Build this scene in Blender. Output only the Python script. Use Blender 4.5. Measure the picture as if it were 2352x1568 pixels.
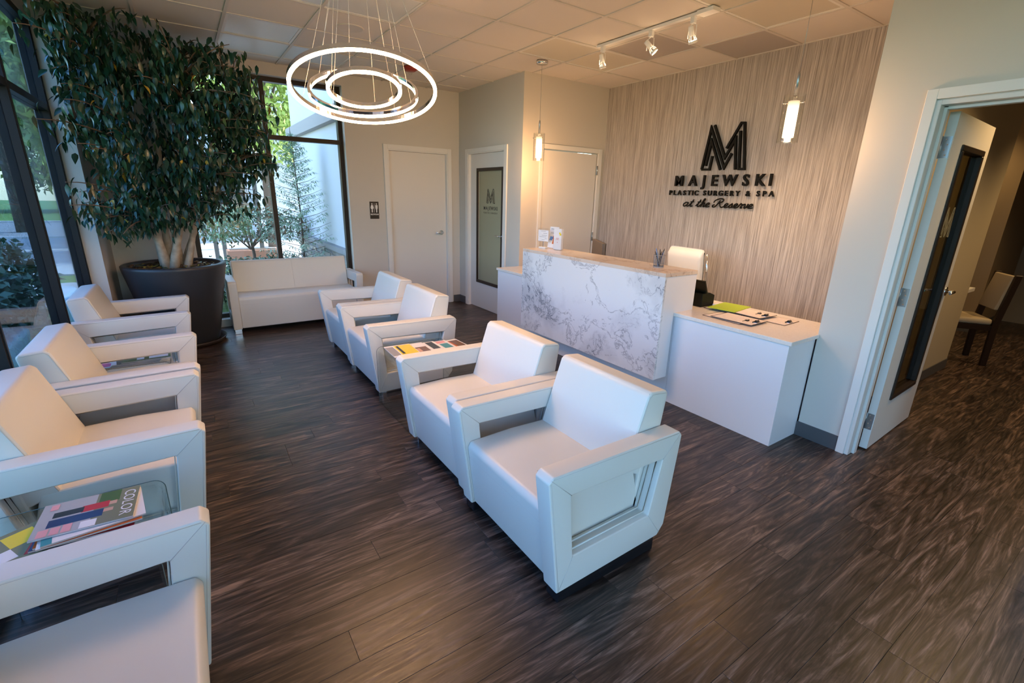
import bpy, bmesh, math, random
from mathutils import Vector, Matrix, noise
random.seed(7)
for o in list(bpy.data.objects): bpy.data.objects.remove(o)
S = bpy.context.scene
C = bpy.data.collections.new('scene'); S.collection.children.link(C)
PI = math.pi

# ------------------------------------------------------------------ camera
W_, F_ = 2352, 1077.37
PITCH, YAW, ROLL, CZ = -0.3008, -0.6029, 0.0269, 1.6082
cy, sy = math.cos(YAW), math.sin(YAW)
fwd = Vector((-sy*math.cos(PITCH), cy*math.cos(PITCH), math.sin(PITCH)))
rt = Vector((cy, sy, 0)); up = rt.cross(fwd)
rr = rt*math.cos(ROLL) + up*math.sin(ROLL); uu = up*math.cos(ROLL) - rt*math.sin(ROLL)
cam = bpy.data.cameras.new('camera'); co = bpy.data.objects.new('camera', cam); C.objects.link(co)
cam.sensor_width = 36; cam.lens = 36*F_/W_; cam.clip_start = .02; cam.clip_end = 300
co.matrix_world = Matrix((( rr.x, uu.x, -fwd.x, 0), (rr.y, uu.y, -fwd.y, 0), (rr.z, uu.z, -fwd.z, CZ), (0, 0, 0, 1)))
S.camera = co

# ------------------------------------------------------------------ world, sun, exposure
SKY, SUNS, EXPO = 1.0, 12.0, 0.14
w = bpy.data.worlds.new('world'); S.world = w; w.use_nodes = True
nt = w.node_tree; nt.nodes.clear()
sky = nt.nodes.new('ShaderNodeTexSky'); sky.sky_type = 'NISHITA'; sky.sun_disc = False
sky.sun_elevation = math.radians(38); sky.sun_rotation = math.radians(80); sky.air_density = 1.2; sky.dust_density = .6
bg = nt.nodes.new('ShaderNodeBackground'); bg.inputs[1].default_value = SKY
wo = nt.nodes.new('ShaderNodeOutputWorld')
nt.links.new(sky.outputs[0], bg.inputs[0]); nt.links.new(bg.outputs[0], wo.inputs[0])
sl = bpy.data.lights.new('sun', 'SUN'); sl.energy = SUNS; sl.angle = .01; sl.color = (1, .93, .82)
so = bpy.data.objects.new('sun', sl); C.objects.link(so)
so.rotation_euler = Vector((-.80, -.12, -.62)).to_track_quat('-Z', 'Y').to_euler()
so.location = (20, 3, 20)
S.view_settings.view_transform = 'Standard'; S.view_settings.look = 'None'
S.view_settings.exposure = EXPO; S.view_settings.gamma = 1; S.view_settings.use_curve_mapping = False

# ------------------------------------------------------------------ materials
M = {}
def mat(name, col, rough=.5, metal=0, spec=.5, emit=None, es=0, build=None):
    m = bpy.data.materials.new(name); m.use_nodes = True
    b = m.node_tree.nodes['Principled BSDF']
    b.inputs['Base Color'].default_value = (*col, 1); b.inputs['Roughness'].default_value = rough
    b.inputs['Metallic'].default_value = metal; b.inputs['Specular IOR Level'].default_value = spec
    if emit: b.inputs['Emission Color'].default_value = (*emit, 1); b.inputs['Emission Strength'].default_value = es
    if build: build(m.node_tree, b)
    M[name] = m; return m
def N(t, k, **kw):
    n = t.nodes.new(k)
    for a, v in kw.items(): setattr(n, a, v)
    return n
def ramp(t, stops):
    r = N(t, 'ShaderNodeValToRGB'); e = r.color_ramp.elements
    while len(e) < len(stops): e.new(.5)
    for i, (p, c) in enumerate(stops): e[i].position = p; e[i].color = (*c, 1)
    return r
def bump(t, b, fac, strength, dist=.002):
    bp = N(t, 'ShaderNodeBump'); bp.inputs['Strength'].default_value = strength; bp.inputs['Distance'].default_value = dist
    t.links.new(fac, bp.inputs['Height']); t.links.new(bp.outputs[0], b.inputs['Normal'])
def noisebump(scale, strength, dist=.002):
    def f(t, b):
        tc = N(t, 'ShaderNodeTexCoord'); n = N(t, 'ShaderNodeTexNoise'); n.inputs['Scale'].default_value = scale; n.inputs['Detail'].default_value = 4
        t.links.new(tc.outputs['Object'], n.inputs['Vector']); bump(t, b, n.outputs['Fac'], strength, dist)
    return f
def mottled(c1, c2, scale, bs=0, bd=.01, detail=6, lo=.35, hi=.65):
    def f(t, b):
        tc = N(t, 'ShaderNodeTexCoord'); n = N(t, 'ShaderNodeTexNoise'); n.inputs['Scale'].default_value = scale; n.inputs['Detail'].default_value = detail
        t.links.new(tc.outputs['Object'], n.inputs['Vector']); r = ramp(t, [(lo, c1), (hi, c2)])
        t.links.new(n.outputs['Fac'], r.inputs[0]); t.links.new(r.outputs[0], b.inputs['Base Color'])
        if bs: bump(t, b, n.outputs['Fac'], bs, bd)
    return f
mat('leather', (.73, .71, .645), .40, build=noisebump(220, .12, .0006))
mat('seam', (.56, .53, .49), .6)
mat('wall_paint', (.60, .56, .50), .75, build=noisebump(160, .08, .001))
mat('white_paint', (.74, .72, .68), .5)
mat('door_paint', (.72, .69, .645), .5)
mat('jamb_paint', (.68, .66, .62), .45)
mat('laminate', (.80, .80, .83), .28)
mat('worktop', (.80, .73, .67), .18, build=mottled((.78, .72, .66), (.84, .78, .72), 90))
mat('ceiling_tile', (.66, .61, .555), .9, build=noisebump(300, .25, .001))
mat('ceiling_grid', (.60, .56, .51), .7)
mat('dark_tile', (.42, .38, .35), .85)
mat('lens', (.58, .53, .44), .35, build=noisebump(260, .3, .001))
mat('lens_blue', (.60, .62, .62), .4)
mat('frame_black', (.012, .012, .015), .45, spec=.25)
mat('frame_bronze', (.030, .020, .014), .4, spec=.3)
mat('baseboard', (.085, .085, .09), .5)
mat('chrome', (.82, .82, .84), .12, 1)
mat('wire', (.62, .60, .56), .5, .3)
mat('brushed', (.42, .45, .47), .32, 1)
mat('black', (.008, .008, .008), .35)
mat('gloss_black', (.010, .010, .012), .08)
mat('sign_black', (.004, .004, .003), .55, spec=.15)
mat('screen_black', (.006, .007, .004), .45, spec=.25)
mat('monitor', (.10, .075, .055), .4)
mat('pot', (.030, .031, .035), .42, build=noisebump(60, .15, .001))
mat('saucer', (.030, .018, .012), .35)
mat('white_plastic', (.82, .80, .78), .35)
mat('card', (.86, .84, .85), .45)
mat('paper', (.82, .72, .66), .6, build=mottled((.84, .76, .70), (.78, .68, .62), 60))
mat('green_folder', (.40, .55, .02), .5)
mat('board_edge', (.09, .05, .03), .6)
mat('red_plastic', (.30, .025, .012), .3)
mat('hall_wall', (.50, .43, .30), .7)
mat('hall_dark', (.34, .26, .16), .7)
mat('frosted', (.36, .34, .22), .5)
mat('dark_wood', (.018, .009, .006), .35)
mat('beige_cloth', (.42, .34, .22), .7, build=noisebump(200, .2, .001))
mat('stucco', (.56, .60, .66), .9, build=noisebump(60, .25, .004))
mat('stucco_trim', (.34, .33, .33), .8)
mat('ledge_stone', (.30, .30, .31), .8)
for i, c in enumerate([(.30, .27, .24), (.40, .37, .33), (.22, .22, .235), (.46, .40, .32), (.27, .29, .32)]):
    mat('stone%d' % i, c, .85, build=mottled(tuple(x*.75 for x in c), tuple(x*1.25 for x in c), 14, .5, .02))
mat('concrete', (.50, .48, .45), .85, build=mottled((.46, .44, .41), (.56, .53, .50), 3))
mat('asphalt', (.22, .22, .23), .9, build=mottled((.20, .20, .21), (.26, .26, .27), 6))
mat('lawn', (.10, .20, .03), .9, build=mottled((.05, .12, .015), (.16, .28, .05), 8, .4, .03))
mat('mulch', (.05, .03, .018), .95, build=mottled((.03, .018, .01), (.11, .065, .035), 40, .8, .02))
mat('bark', (.42, .34, .25), .8, build=mottled((.34, .27, .20), (.50, .42, .33), 14, .35, .006))
mat('twig', (.17, .12, .08), .8)
mat('far_bark', (.10, .07, .05), .9)
mat('leaf_green', (.010, .048, .026), .28)
mat('leaf_light', (.030, .085, .028), .32)
mat('leaf_yellow', (.42, .30, .03), .45)
mat('leaf_brown', (.16, .085, .03), .7)
mat('tree_leaf', (.16, .24, .03), .6)
mat('tree_dark', (.05, .10, .02), .6)
mat('tree_lime', (.36, .46, .10), .6)
mat('conifer', (.20, .33, .22), .7)
mat('conifer_sunlit_tint', (.36, .50, .34), .7)  # lightened green: sunlight painted into the needles, as the wing blocks the sun
mat('shrub', (.045, .075, .03), .7)
mat('roof_dark', (.08, .075, .07), .8)
mat('far_glass', (.03, .045, .05), .08)
mat('terracotta', (.30, .14, .08), .7)
for nm, c in dict(m_white=(.80, .78, .77), m_grey=(.30, .30, .31), m_yellow=(.80, .62, .03), m_magenta=(.50, .03, .24), m_red=(.50, .02, .03), m_navy=(.02, .04, .12), m_blue=(.10, .24, .60),
                  m_green=(.06, .12, .02), m_orange=(.55, .12, .02), m_brown=(.16, .08, .05), m_black=(.02, .02, .02), m_pink=(.75, .35, .36), m_skin=(.60, .35, .24), m_silver=(.42, .41, .41), m_olive=(.20, .20, .11), m_teal=(.05, .28, .32)).items():
    mat(nm, c, .25)
def emis(name, col, s):
    m = bpy.data.materials.new(name); m.use_nodes = True; t = m.node_tree; t.nodes.clear()
    e = N(t, 'ShaderNodeEmission'); e.inputs[0].default_value = (*col, 1); e.inputs[1].default_value = s
    o = N(t, 'ShaderNodeOutputMaterial'); t.links.new(e.outputs[0], o.inputs[0]); M[name] = m
emis('ring_glow', (1, .56, .28), 85)
emis('bulb_glow', (1, .62, .32), 26)
emis('spot_glow', (1, .68, .38), 40)
def glassmat(name, tint, rough=.0, gl=1.0):
    m = bpy.data.materials.new(name); m.use_nodes = True; t = m.node_tree; t.nodes.clear()
    tr = N(t, 'ShaderNodeBsdfTransparent'); tr.inputs[0].default_value = (*tint, 1)
    g = N(t, 'ShaderNodeBsdfGlossy'); g.inputs['Roughness'].default_value = rough
    lw = N(t, 'ShaderNodeLayerWeight'); lw.inputs[0].default_value = .5
    fr = N(t, 'ShaderNodeMath', operation='POWER'); fr.inputs[1].default_value = 5; t.links.new(lw.outputs['Facing'], fr.inputs[0])
    mu = N(t, 'ShaderNodeMath', operation='MULTIPLY_ADD'); mu.inputs[1].default_value = .92*min(gl, 1); mu.inputs[2].default_value = .04*gl; mu.use_clamp = True
    mx = N(t, 'ShaderNodeMixShader'); o = N(t, 'ShaderNodeOutputMaterial')
    t.links.new(fr.outputs[0], mu.inputs[0]); t.links.new(mu.outputs[0], mx.inputs[0])
    t.links.new(tr.outputs[0], mx.inputs[1]); t.links.new(g.outputs[0], mx.inputs[2]); t.links.new(mx.outputs[0], o.inputs[0]); M[name] = m
glassmat('window_glass', (.90, .95, 1.0)); glassmat('tinted_glass', (.54, .70, .87), 0, 1.5)
glassmat('clear_glass', (.97, .98, .97)); glassmat('table_glass', (.955, .98, .965)); glassmat('acrylic', (.96, .97, .98)); glassmat('door_glass', (.50, .46, .34))

def floor_nodes(t, b):
    tc = N(t, 'ShaderNodeTexCoord'); oi = N(t, 'ShaderNodeObjectInfo')
    off = N(t, 'ShaderNodeVectorMath', operation='ADD'); sc = N(t, 'ShaderNodeVectorMath', operation='SCALE'); sc.inputs['Scale'].default_value = 37
    cmb = N(t, 'ShaderNodeCombineXYZ')
    for i in range(3): t.links.new(oi.outputs['Random'], cmb.inputs[i])
    t.links.new(cmb.outputs[0], sc.inputs[0]); t.links.new(tc.outputs['Object'], off.inputs[0]); t.links.new(sc.outputs[0], off.inputs[1])
    mp = N(t, 'ShaderNodeMapping'); mp.inputs['Scale'].default_value = (1.15, 11, 1); t.links.new(off.outputs[0], mp.inputs['Vector'])
    wv = N(t, 'ShaderNodeTexNoise'); wv.inputs['Scale'].default_value = 1.6; wv.inputs['Detail'].default_value = 8; wv.inputs['Roughness'].default_value = .62; wv.inputs['Distortion'].default_value = 2.4
    t.links.new(mp.outputs[0], wv.inputs['Vector'])
    mp2 = N(t, 'ShaderNodeMapping'); mp2.inputs['Scale'].default_value = (5, 130, 1); t.links.new(off.outputs[0], mp2.inputs['Vector'])
    fn = N(t, 'ShaderNodeTexNoise'); fn.inputs['Scale'].default_value = 1.5; fn.inputs['Detail'].default_value = 5; t.links.new(mp2.outputs[0], fn.inputs['Vector'])
    r = ramp(t, [(.34, (.008, .0055, .005)), (.44, (.030, .020, .017)), (.53, (.066, .045, .036)), (.67, (.175, .122, .100))])
    t.links.new(wv.outputs['Fac'], r.inputs[0])
    r2 = ramp(t, [(.35, (.50, .48, .47)), (.65, (1.3, 1.26, 1.22))]); t.links.new(fn.outputs['Fac'], r2.inputs[0])
    mx = N(t, 'ShaderNodeMix', data_type='RGBA', blend_type='MULTIPLY'); mx.inputs[0].default_value = 1
    t.links.new(r.outputs[0], mx.inputs[6]); t.links.new(r2.outputs[0], mx.inputs[7])
    hv = N(t, 'ShaderNodeMapRange'); hv.inputs[3].default_value = .70; hv.inputs[4].default_value = 1.35; t.links.new(oi.outputs['Random'], hv.inputs[0])
    m2 = N(t, 'ShaderNodeVectorMath', operation='SCALE'); t.links.new(mx.outputs[2], m2.inputs[0]); t.links.new(hv.outputs[0], m2.inputs['Scale'])
    t.links.new(m2.outputs[0], b.inputs['Base Color'])
    bump(t, b, fn.outputs['Fac'], .25, .0008)
    rr_ = ramp(t, [(.3, (.30,)*3), (.7, (.46,)*3)]); t.links.new(fn.outputs['Fac'], rr_.inputs[0]); t.links.new(rr_.outputs[0], b.inputs['Roughness'])
mat('plank', (.1, .08, .07), .4, build=floor_nodes)

def paper_nodes(t, b):   # vertical grass-like strands of the wall covering
    tc = N(t, 'ShaderNodeTexCoord'); mp = N(t, 'ShaderNodeMapping'); mp.inputs['Scale'].default_value = (1, 75, 1.3); t.links.new(tc.outputs['Object'], mp.inputs['Vector'])
    n = N(t, 'ShaderNodeTexNoise'); n.inputs['Scale'].default_value = 1.6; n.inputs['Detail'].default_value = 5; n.inputs['Roughness'].default_value = .7; t.links.new(mp.outputs[0], n.inputs['Vector'])
    r = ramp(t, [(.32, (.20, .17, .15)), (.47, (.36, .32, .285)), (.60, (.49, .44, .395)), (.72, (.63, .58, .53))]); t.links.new(n.outputs['Fac'], r.inputs[0]); t.links.new(r.outputs[0], b.inputs['Base Color'])
    bump(t, b, n.outputs['Fac'], .6, .003)
mat('wallcover', (.5, .45, .4), .6, build=paper_nodes)
def marble_nodes(top):
    def f(t, b):
        tc = N(t, 'ShaderNodeTexCoord')
        n0 = N(t, 'ShaderNodeTexNoise'); n0.inputs['Scale'].default_value = 1.7; n0.inputs['Detail'].default_value = 4; t.links.new(tc.outputs['Object'], n0.inputs['Vector'])
        ad = N(t, 'ShaderNodeMix', data_type='RGBA', blend_type='LINEAR_LIGHT'); ad.inputs[0].default_value = .55
        t.links.new(tc.outputs['Object'], ad.inputs[6]); t.links.new(n0.outputs['Color'], ad.inputs[7])
        def vein(scale, width, detail, seed):
            mp = N(t, 'ShaderNodeMapping'); mp.inputs['Location'].default_value = (seed, seed*2, seed*.7); mp.inputs['Rotation'].default_value = (.6, 0, 0); mp.inputs['Scale'].default_value = (1, .75, 1.25); t.links.new(ad.outputs[2], mp.inputs['Vector'])
            n = N(t, 'ShaderNodeTexNoise'); n.inputs['Scale'].default_value = scale; n.inputs['Detail'].default_value = detail; n.inputs['Roughness'].default_value = .68; t.links.new(mp.outputs[0], n.inputs['Vector'])
            s = N(t, 'ShaderNodeMath', operation='SUBTRACT'); s.inputs[1].default_value = .5; t.links.new(n.outputs['Fac'], s.inputs[0])
            a = N(t, 'ShaderNodeMath', operation='ABSOLUTE'); t.links.new(s.outputs[0], a.inputs[0])
            m_ = N(t, 'ShaderNodeMapRange'); m_.inputs[1].default_value = 0; m_.inputs[2].default_value = width; m_.inputs[3].default_value = 1; m_.inputs[4].default_value = 0; t.links.new(a.outputs[0], m_.inputs[0]); return m_.outputs[0]
        v1 = vein(1.3, .014, 9, 3.1); v2 = vein(3.4, .020, 12, 8.3); 
        big = N(t, 'ShaderNodeTexNoise'); big.inputs['Scale'].default_value = 1.9; big.inputs['Detail'].default_value = 5; t.links.new(tc.outputs['Object'], big.inputs['Vector'])
        mk = N(t, 'ShaderNodeMapRange'); mk.inputs[1].default_value = .50; mk.inputs[2].default_value = .68; t.links.new(big.outputs['Fac'], mk.inputs[0])
        m1 = N(t, 'ShaderNodeMath', operation='MULTIPLY'); t.links.new(v2, m1.inputs[0]); t.links.new(mk.outputs[0], m1.inputs[1])
        m0 = N(t, 'ShaderNodeMath', operation='MULTIPLY'); m0.inputs[1].default_value = .60; t.links.new(v1, m0.inputs[0])
        s = N(t, 'ShaderNodeMath', operation='MAXIMUM'); t.links.new(m0.outputs[0], s.inputs[0]); t.links.new(m1.outputs[0], s.inputs[1])
        k2 = N(t, 'ShaderNodeMath', operation='MULTIPLY'); k2.inputs[1].default_value = .32; t.links.new(mk.outputs[0], k2.inputs[0])
        sm = N(t, 'ShaderNodeMath', operation='ADD'); sm.use_clamp = True; t.links.new(s.outputs[0], sm.inputs[0]); t.links.new(k2.outputs[0], sm.inputs[1])
        base, vc = (((.74, .62, .52), (.40, .28, .21)) if top else ((.80, .82, .85), (.13, .15, .20)))
        r = ramp(t, [(0, base), (1, vc)]); t.links.new(sm.outputs[0], r.inputs[0]); t.links.new(r.outputs[0], b.inputs['Base Color'])
    return f
mat('marble', (.8, .8, .8), .22, build=marble_nodes(False))
mat('marble_top', (.8, .8, .8), .16, build=marble_nodes(True))

# ------------------------------------------------------------------ helpers
def meshobj(name, bm, m, parent=None, smooth=False, loc=None):
    me = bpy.data.meshes.new(name); bm.normal_update(); bm.to_mesh(me); bm.free()
    for x in (m if isinstance(m, (list, tuple)) else [m]): me.materials.append(M[x])
    if smooth:
        for p in me.polygons: p.use_smooth = True
    o = bpy.data.objects.new(name, me); C.objects.link(o)
    if parent: o.parent = parent
    if loc: o.location = loc
    return o
def tag(o, label=None, cat=None, group=None, kind=None):
    if label: o['label'] = label
    if cat: o['category'] = cat
    if group: o['group'] = group
    if kind: o['kind'] = kind
    return o
def thing(name, label, cat, loc=(0, 0, 0), rz=0, group=None):
    o = bpy.data.objects.new(name, None); C.objects.link(o); o.location = loc; o.rotation_euler = (0, 0, rz); o.empty_display_size = .1
    return tag(o, label, cat, group)
def abox(bm, x0, x1, y0, y1, z0, z1, bev=0, seg=2, mi=0):
    v = [bm.verts.new(p) for p in ((x0, y0, z0), (x1, y0, z0), (x1, y1, z0), (x0, y1, z0), (x0, y0, z1), (x1, y0, z1), (x1, y1, z1), (x0, y1, z1))]
    fs = [bm.faces.new([v[i] for i in f]) for f in ((3, 2, 1, 0), (4, 5, 6, 7), (0, 1, 5, 4), (1, 2, 6, 5), (2, 3, 7, 6), (3, 0, 4, 7))]
    for f in fs: f.material_index = mi
    if bev:
        es = list({e for f in fs for e in f.edges})
        bmesh.ops.bevel(bm, geom=es, offset=bev, segments=seg, profile=.6, affect='EDGES')
def box(name, m, x0, x1, y0, y1, z0, z1, parent=None, bev=0, seg=2):
    bm = bmesh.new(); abox(bm, x0, x1, y0, y1, z0, z1, bev, seg)
    return meshobj(name, bm, m, parent, smooth=False)
def prism(bm, poly, axis, a, b, bev=0, seg=2):
    """poly: 2-D points; axis 'y': (x,z) extruded y=a..b ; 'x': (y,z) ; 'z': (x,y)"""
    f = {'y': lambda p, t: (p[0], t, p[1]), 'x': lambda p, t: (t, p[0], p[1]), 'z': lambda p, t: (p[0], p[1], t)}[axis]
    A = [bm.verts.new(f(p, a)) for p in poly]; B = [bm.verts.new(f(p, b)) for p in poly]; n = len(poly)
    fs = [bm.faces.new(A), bm.faces.new(B[::-1])] + [bm.faces.new((A[i], B[i], B[(i+1) % n], A[(i+1) % n])) for i in range(n)]
    bmesh.ops.recalc_face_normals(bm, faces=fs)
    if bev:
        bmesh.ops.bevel(bm, geom=list({e for f_ in fs for e in f_.edges}), offset=bev, segments=seg, profile=.6, affect='EDGES')
def tube(bm, pts, rad, n=8, cap=True):
    pts = [Vector(p) for p in pts]; R = rad if isinstance(rad, (list, tuple)) else [rad]*len(pts)
    rings = []; ref = Vector((0, 0, 1))
    for i, p in enumerate(pts):
        d = (pts[min(i+1, len(pts)-1)] - pts[max(i-1, 0)]).normalized()
        if i == 0: ref = Vector((0, 0, 1)) if abs(d.z) < .9 else Vector((1, 0, 0))
        a = d.cross(ref).normalized(); b_ = a.cross(d); ref = b_
        rings.append([bm.verts.new(p + R[i]*(math.cos(2*PI*k/n)*a + math.sin(2*PI*k/n)*b_)) for k in range(n)])
    for r0, r1 in zip(rings, rings[1:]):
        for k in range(n): bm.faces.new((r0[k], r0[(k+1) % n], r1[(k+1) % n], r1[k])).smooth = True
    if cap: bm.faces.new(rings[0][::-1]); bm.faces.new(rings[-1])
def lathe(bm, prof, n=32, c=(0, 0)):
    rings = [[bm.verts.new((c[0]+r*math.cos(2*PI*k/n), c[1]+r*math.sin(2*PI*k/n), z)) for k in range(n)] for r, z in prof]
    for r0, r1 in zip(rings, rings[1:]):
        for k in range(n): bm.faces.new((r0[k], r0[(k+1) % n], r1[(k+1) % n], r1[k])).smooth = True
    return rings
def cyl(bm, x, y, z0, z1, r, n=16, r2=None):
    R = lathe(bm, [(r, z0), (r2 or r, z1)], n, (x, y)); bm.faces.new(R[0][::-1]); bm.faces.new(R[-1])
    for f in (bm.faces[-1] if False else []): pass
def copy_tree(o, parent=None):
    c = o.copy(); C.objects.link(c); c.parent = parent
    for ch in list(o.children): copy_tree(ch, c)
    return c
def shade_auto(o, ang=.6):
    me = o.data
    bm = bmesh.new(); bm.from_mesh(me)
    for f in bm.faces: f.smooth = True
    for e in bm.edges:
        if len(e.link_faces) == 2 and e.calc_face_angle(0) > ang: e.smooth = False
    bm.to_mesh(me); bm.free(); return o

H = 2.964; XL = -.79; XF = 3.474; XA = 3.443; XD = 4.789; YB = 6.48; YC = 4.895; YE = 1.362; YN = -2.5; T = .6096; GX, GY = 1.7325, 4.3533
# ------------------------------------------------------------------ floor: planks as parts
fl = box('floor', 'asphalt', XL-.12, 10.2, YN-.1, 6.75, -.12, -.006); tag(fl, kind='structure')
PW, PL = .148, 1.22
def plank_mesh(L):
    bm = bmesh.new(); g = .0004
    abox(bm, g, L-g, g, PW-g, -.006, 0)
    es = [e for e in bm.edges if all(abs(v.co.z) < 1e-6 for v in e.verts)]
    bmesh.ops.bevel(bm, geom=es, offset=.0007, segments=1, affect='EDGES')
    me = bpy.data.meshes.new('plank'); bm.to_mesh(me); bm.free(); me.materials.append(M['plank']); return me
full = plank_mesh(PL); rest = bmesh.new(); cnt = 0
random.seed(11)
cells = []
row0 = 1.332
for k in range(-27, 36):
    y = row0 + k*PW
    if y < YN-.05 or y > 6.62: continue
    x = XL - .1 - random.random()*PL
    xmax = (3.5 if y > 4.9 else 4.85) if y > 1.25 else 10.0
    while x < xmax:
        x0, x1 = max(x, XL-.11), min(x+PL, xmax)
        if x1-x0 > .02:
            cells.append((x0, x1, y))
        x += PL
def seen(x0, x1, y):   # planks that can be in view come first
    d = math.hypot((x0+x1)/2, y); vis = y > .35 + .0*x0 and not (y > 1.3 and x0 > 3.2) 
    if x0 > 3.4 and y < 1.3: vis = -.9 < y
    return (0 if vis else 1, d)
cells.sort(key=lambda c: seen(*c))
for i, (x0, x1, y) in enumerate(cells):
    if i < 298:
        o = bpy.data.objects.new('plank', full if x1-x0 > PL-.001 else plank_mesh(x1-x0)); C.objects.link(o); o.location = (x0, y, 0); o.parent = fl
    else: abox(rest, x0+.0007, x1-.0007, y+.0007, y+PW-.0007, -.006, 0)
tag(meshobj('distant_planks', rest, 'plank', fl), kind='stuff')

# ------------------------------------------------------------------ ceiling
ce = box('ceiling', 'hall_dark', XL-.1, 10.2, YN-.1, 6.7, 3.0, 3.15); tag(ce, kind='structure')
def tile_mesh(nx, ny, t=.010, d=0):
    bm = bmesh.new(); abox(bm, .010, nx*T-.010, .010, ny*T-.010, H+.001+d, H+.02, .002, 1)
    me = bpy.data.meshes.new('tile'); bm.to_mesh(me); bm.free(); return me
tm = tile_mesh(1, 1); tm.materials.append(M['ceiling_tile'])
special = {}
def put_special(i, j, nx, ny, name, m, d=0, label=None):
    me = tile_mesh(nx, ny, d=d); me.materials.append(M[m])
    o = bpy.data.objects.new(name, me); C.objects.link(o); o.location = (GX+i*T, GY+j*T, 0); o.parent = ce
    if label: o['label'] = label
    for a in range(nx):
        for b in range(ny): special[(i+a, j+b)] = 1
    # lens frames
    if name == 'light_lens':
        bm = bmesh.new(); x0, x1, y0, y1 = .012, nx*T-.012, .012, ny*T-.012; e = .022
        for q in ((x0, x1, y0, y0+e), (x0, x1, y1-e, y1), (x0, x0+e, y0+e, y1-e), (x1-e, x1, y0+e, y1-e)): abox(bm, *q, H-.002, H+.004)
        f = meshobj('lens_frame', bm, 'white_paint', o)
put_special(2, -1, 2, 1, 'light_lens', 'lens'); put_special(2, -4, 2, 1, 'light_lens', 'lens'); put_special(-2, -1, 2, 1, 'light_lens', 'lens_blue')
put_special(-2, 2, 2, 1, 'light_lens', 'lens_blue'); put_special(-2, 1, 1, 1, 'light_lens', 'lens')
put_special(3, -2, 1, 1, 'return_grille', 'dark_tile'); put_special(4, -3, 1, 1, 'return_grille', 'dark_tile')
bars = bmesh.new()
i0, i1, j0, j1 = -4, 5, -11, 3
for i in range(i0, i1+1):
    for j in range(j0, j1+1):
        x, y = GX+i*T, GY+j*T
        if x+T < XL or x > XD or (x > XF and y+T < YE) or (x > XA and y > YC+.01 and y > YC): continue
        if (i, j) in special: continue
        o = bpy.data.objects.new('tile', tm); C.objects.link(o); o.location = (x, y, 0); o.parent = ce
for i in range(i0, i1+2): abox(bars, GX+i*T-.012, GX+i*T+.012, GY+j0*T, 6.6, H-.006, H+.001)
for j in range(j0, j1+2):
    y = GY+j*T; abox(bars, XL-.05, XD+.05 if YE-.3 < y else XF+.05, y-.012, y+.012, H-.0055, H+.001)
# half-tile splits are hidden by lens panels
tag(meshobj('grid_bars', bars, 'ceiling_grid', ce), kind='stuff')
bm = bmesh.new(); abox(bm, XF+.05, 10.1, YN, 1.30, 2.90, 3.0)
tag(meshobj('ceiling_hall', bm, 'hall_wall'), kind='structure')
bm = bmesh.new(); lathe(bm, [(.001, H-.004), (.095, H-.004), (.105, H-.006), (.115, H-.004), (.118, H+.003)], 40)
sp = thing('ceiling_speaker', 'round white speaker grille flush in the ceiling above the ring chandelier', 'speaker', (1.44, 4.70, 0)); meshobj('grille', bm, 'ceiling_grid', sp)

# ------------------------------------------------------------------ walls
def struct(name, m, *b): return tag(box(name, m, *b), kind='structure')
def wallgroup(name, m, boxes):
    bm = bmesh.new()
    for b in boxes: abox(bm, *b)
    return tag(meshobj(name, bm, m), kind='structure')
# far wall with a window recess and door 1
wallgroup('wall_far', 'wall_paint', [(XL-.12, .07, YB, 6.72, 0, 3.0), (.07, 1.83, YB, 6.72, 2.84, 3.0), (.07, 1.83, YB, 6.72, 0, .09), (1.83, 2.37, YB, 6.72, 0, 3.0), (2.37, 3.25, YB, 6.72, 2.16, 3.0), (3.25, 3.60, YB, 6.72, 0, 3.0)])
struct('wall_pier', 'wall_paint', XL-.1, -.67, 5.72, YB, 0, 3.0)
# side wall with door 2
wallgroup('wall_side', 'wall_paint', [(XA, 3.56, 6.20, YB, 0, 3.0), (XA, 3.56, YC, 5.27, 0, 3.0), (XA, 3.56, 5.27, 6.20, 2.16, 3.0)])
wallgroup('wall_closet', 'wall_paint', [(3.56, 3.75, YC, 5.02, 0, 3.0), (4.67, XD, YC, 5.02, 0, 3.0), (3.75, 4.67, YC, 5.02, 2.17, 3.0)])
struct('wall_logo', 'wallcover', XD, XD+.12, YE-.08, 5.02, 0, 3.0)
wallgroup('wall_right', 'wall_paint', [(XF, 3.60, 1.03, YE, 0, 3.0), (XF, 3.60, .115, 1.03, 2.145, 3.0), (XF, 3.60, YN, .115, 0, 3.0)])
struct('wall_return', 'wall_paint', 3.60, XD, 1.29, YE, 0, 3.0)
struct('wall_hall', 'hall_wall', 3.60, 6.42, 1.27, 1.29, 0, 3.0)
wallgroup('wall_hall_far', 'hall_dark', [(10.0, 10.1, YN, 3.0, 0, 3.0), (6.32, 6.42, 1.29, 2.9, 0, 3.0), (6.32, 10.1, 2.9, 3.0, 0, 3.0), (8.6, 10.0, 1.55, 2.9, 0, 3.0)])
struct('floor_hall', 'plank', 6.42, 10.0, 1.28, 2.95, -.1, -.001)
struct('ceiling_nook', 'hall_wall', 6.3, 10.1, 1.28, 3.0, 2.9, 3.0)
# near wall with large openings behind the camera, left wall head and sill
wallgroup('wall_near', 'wall_paint', [(XL-.12, XF, YN-.12, YN, 2.84, 3.0), (1.7, XF+.12, YN-.12, YN, 0, 2.84), (XL-.12, 1.7, YN-.12, YN, 0, .1)])
wallgroup('wall_left', 'wall_paint', [(XL-.12, XL, YN-.12, 5.72, 2.84, 3.0)])
struct('wall_hall_near', 'hall_wall', 3.6, 10.1, YN-.12, YN, 0, 3.0)
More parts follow.
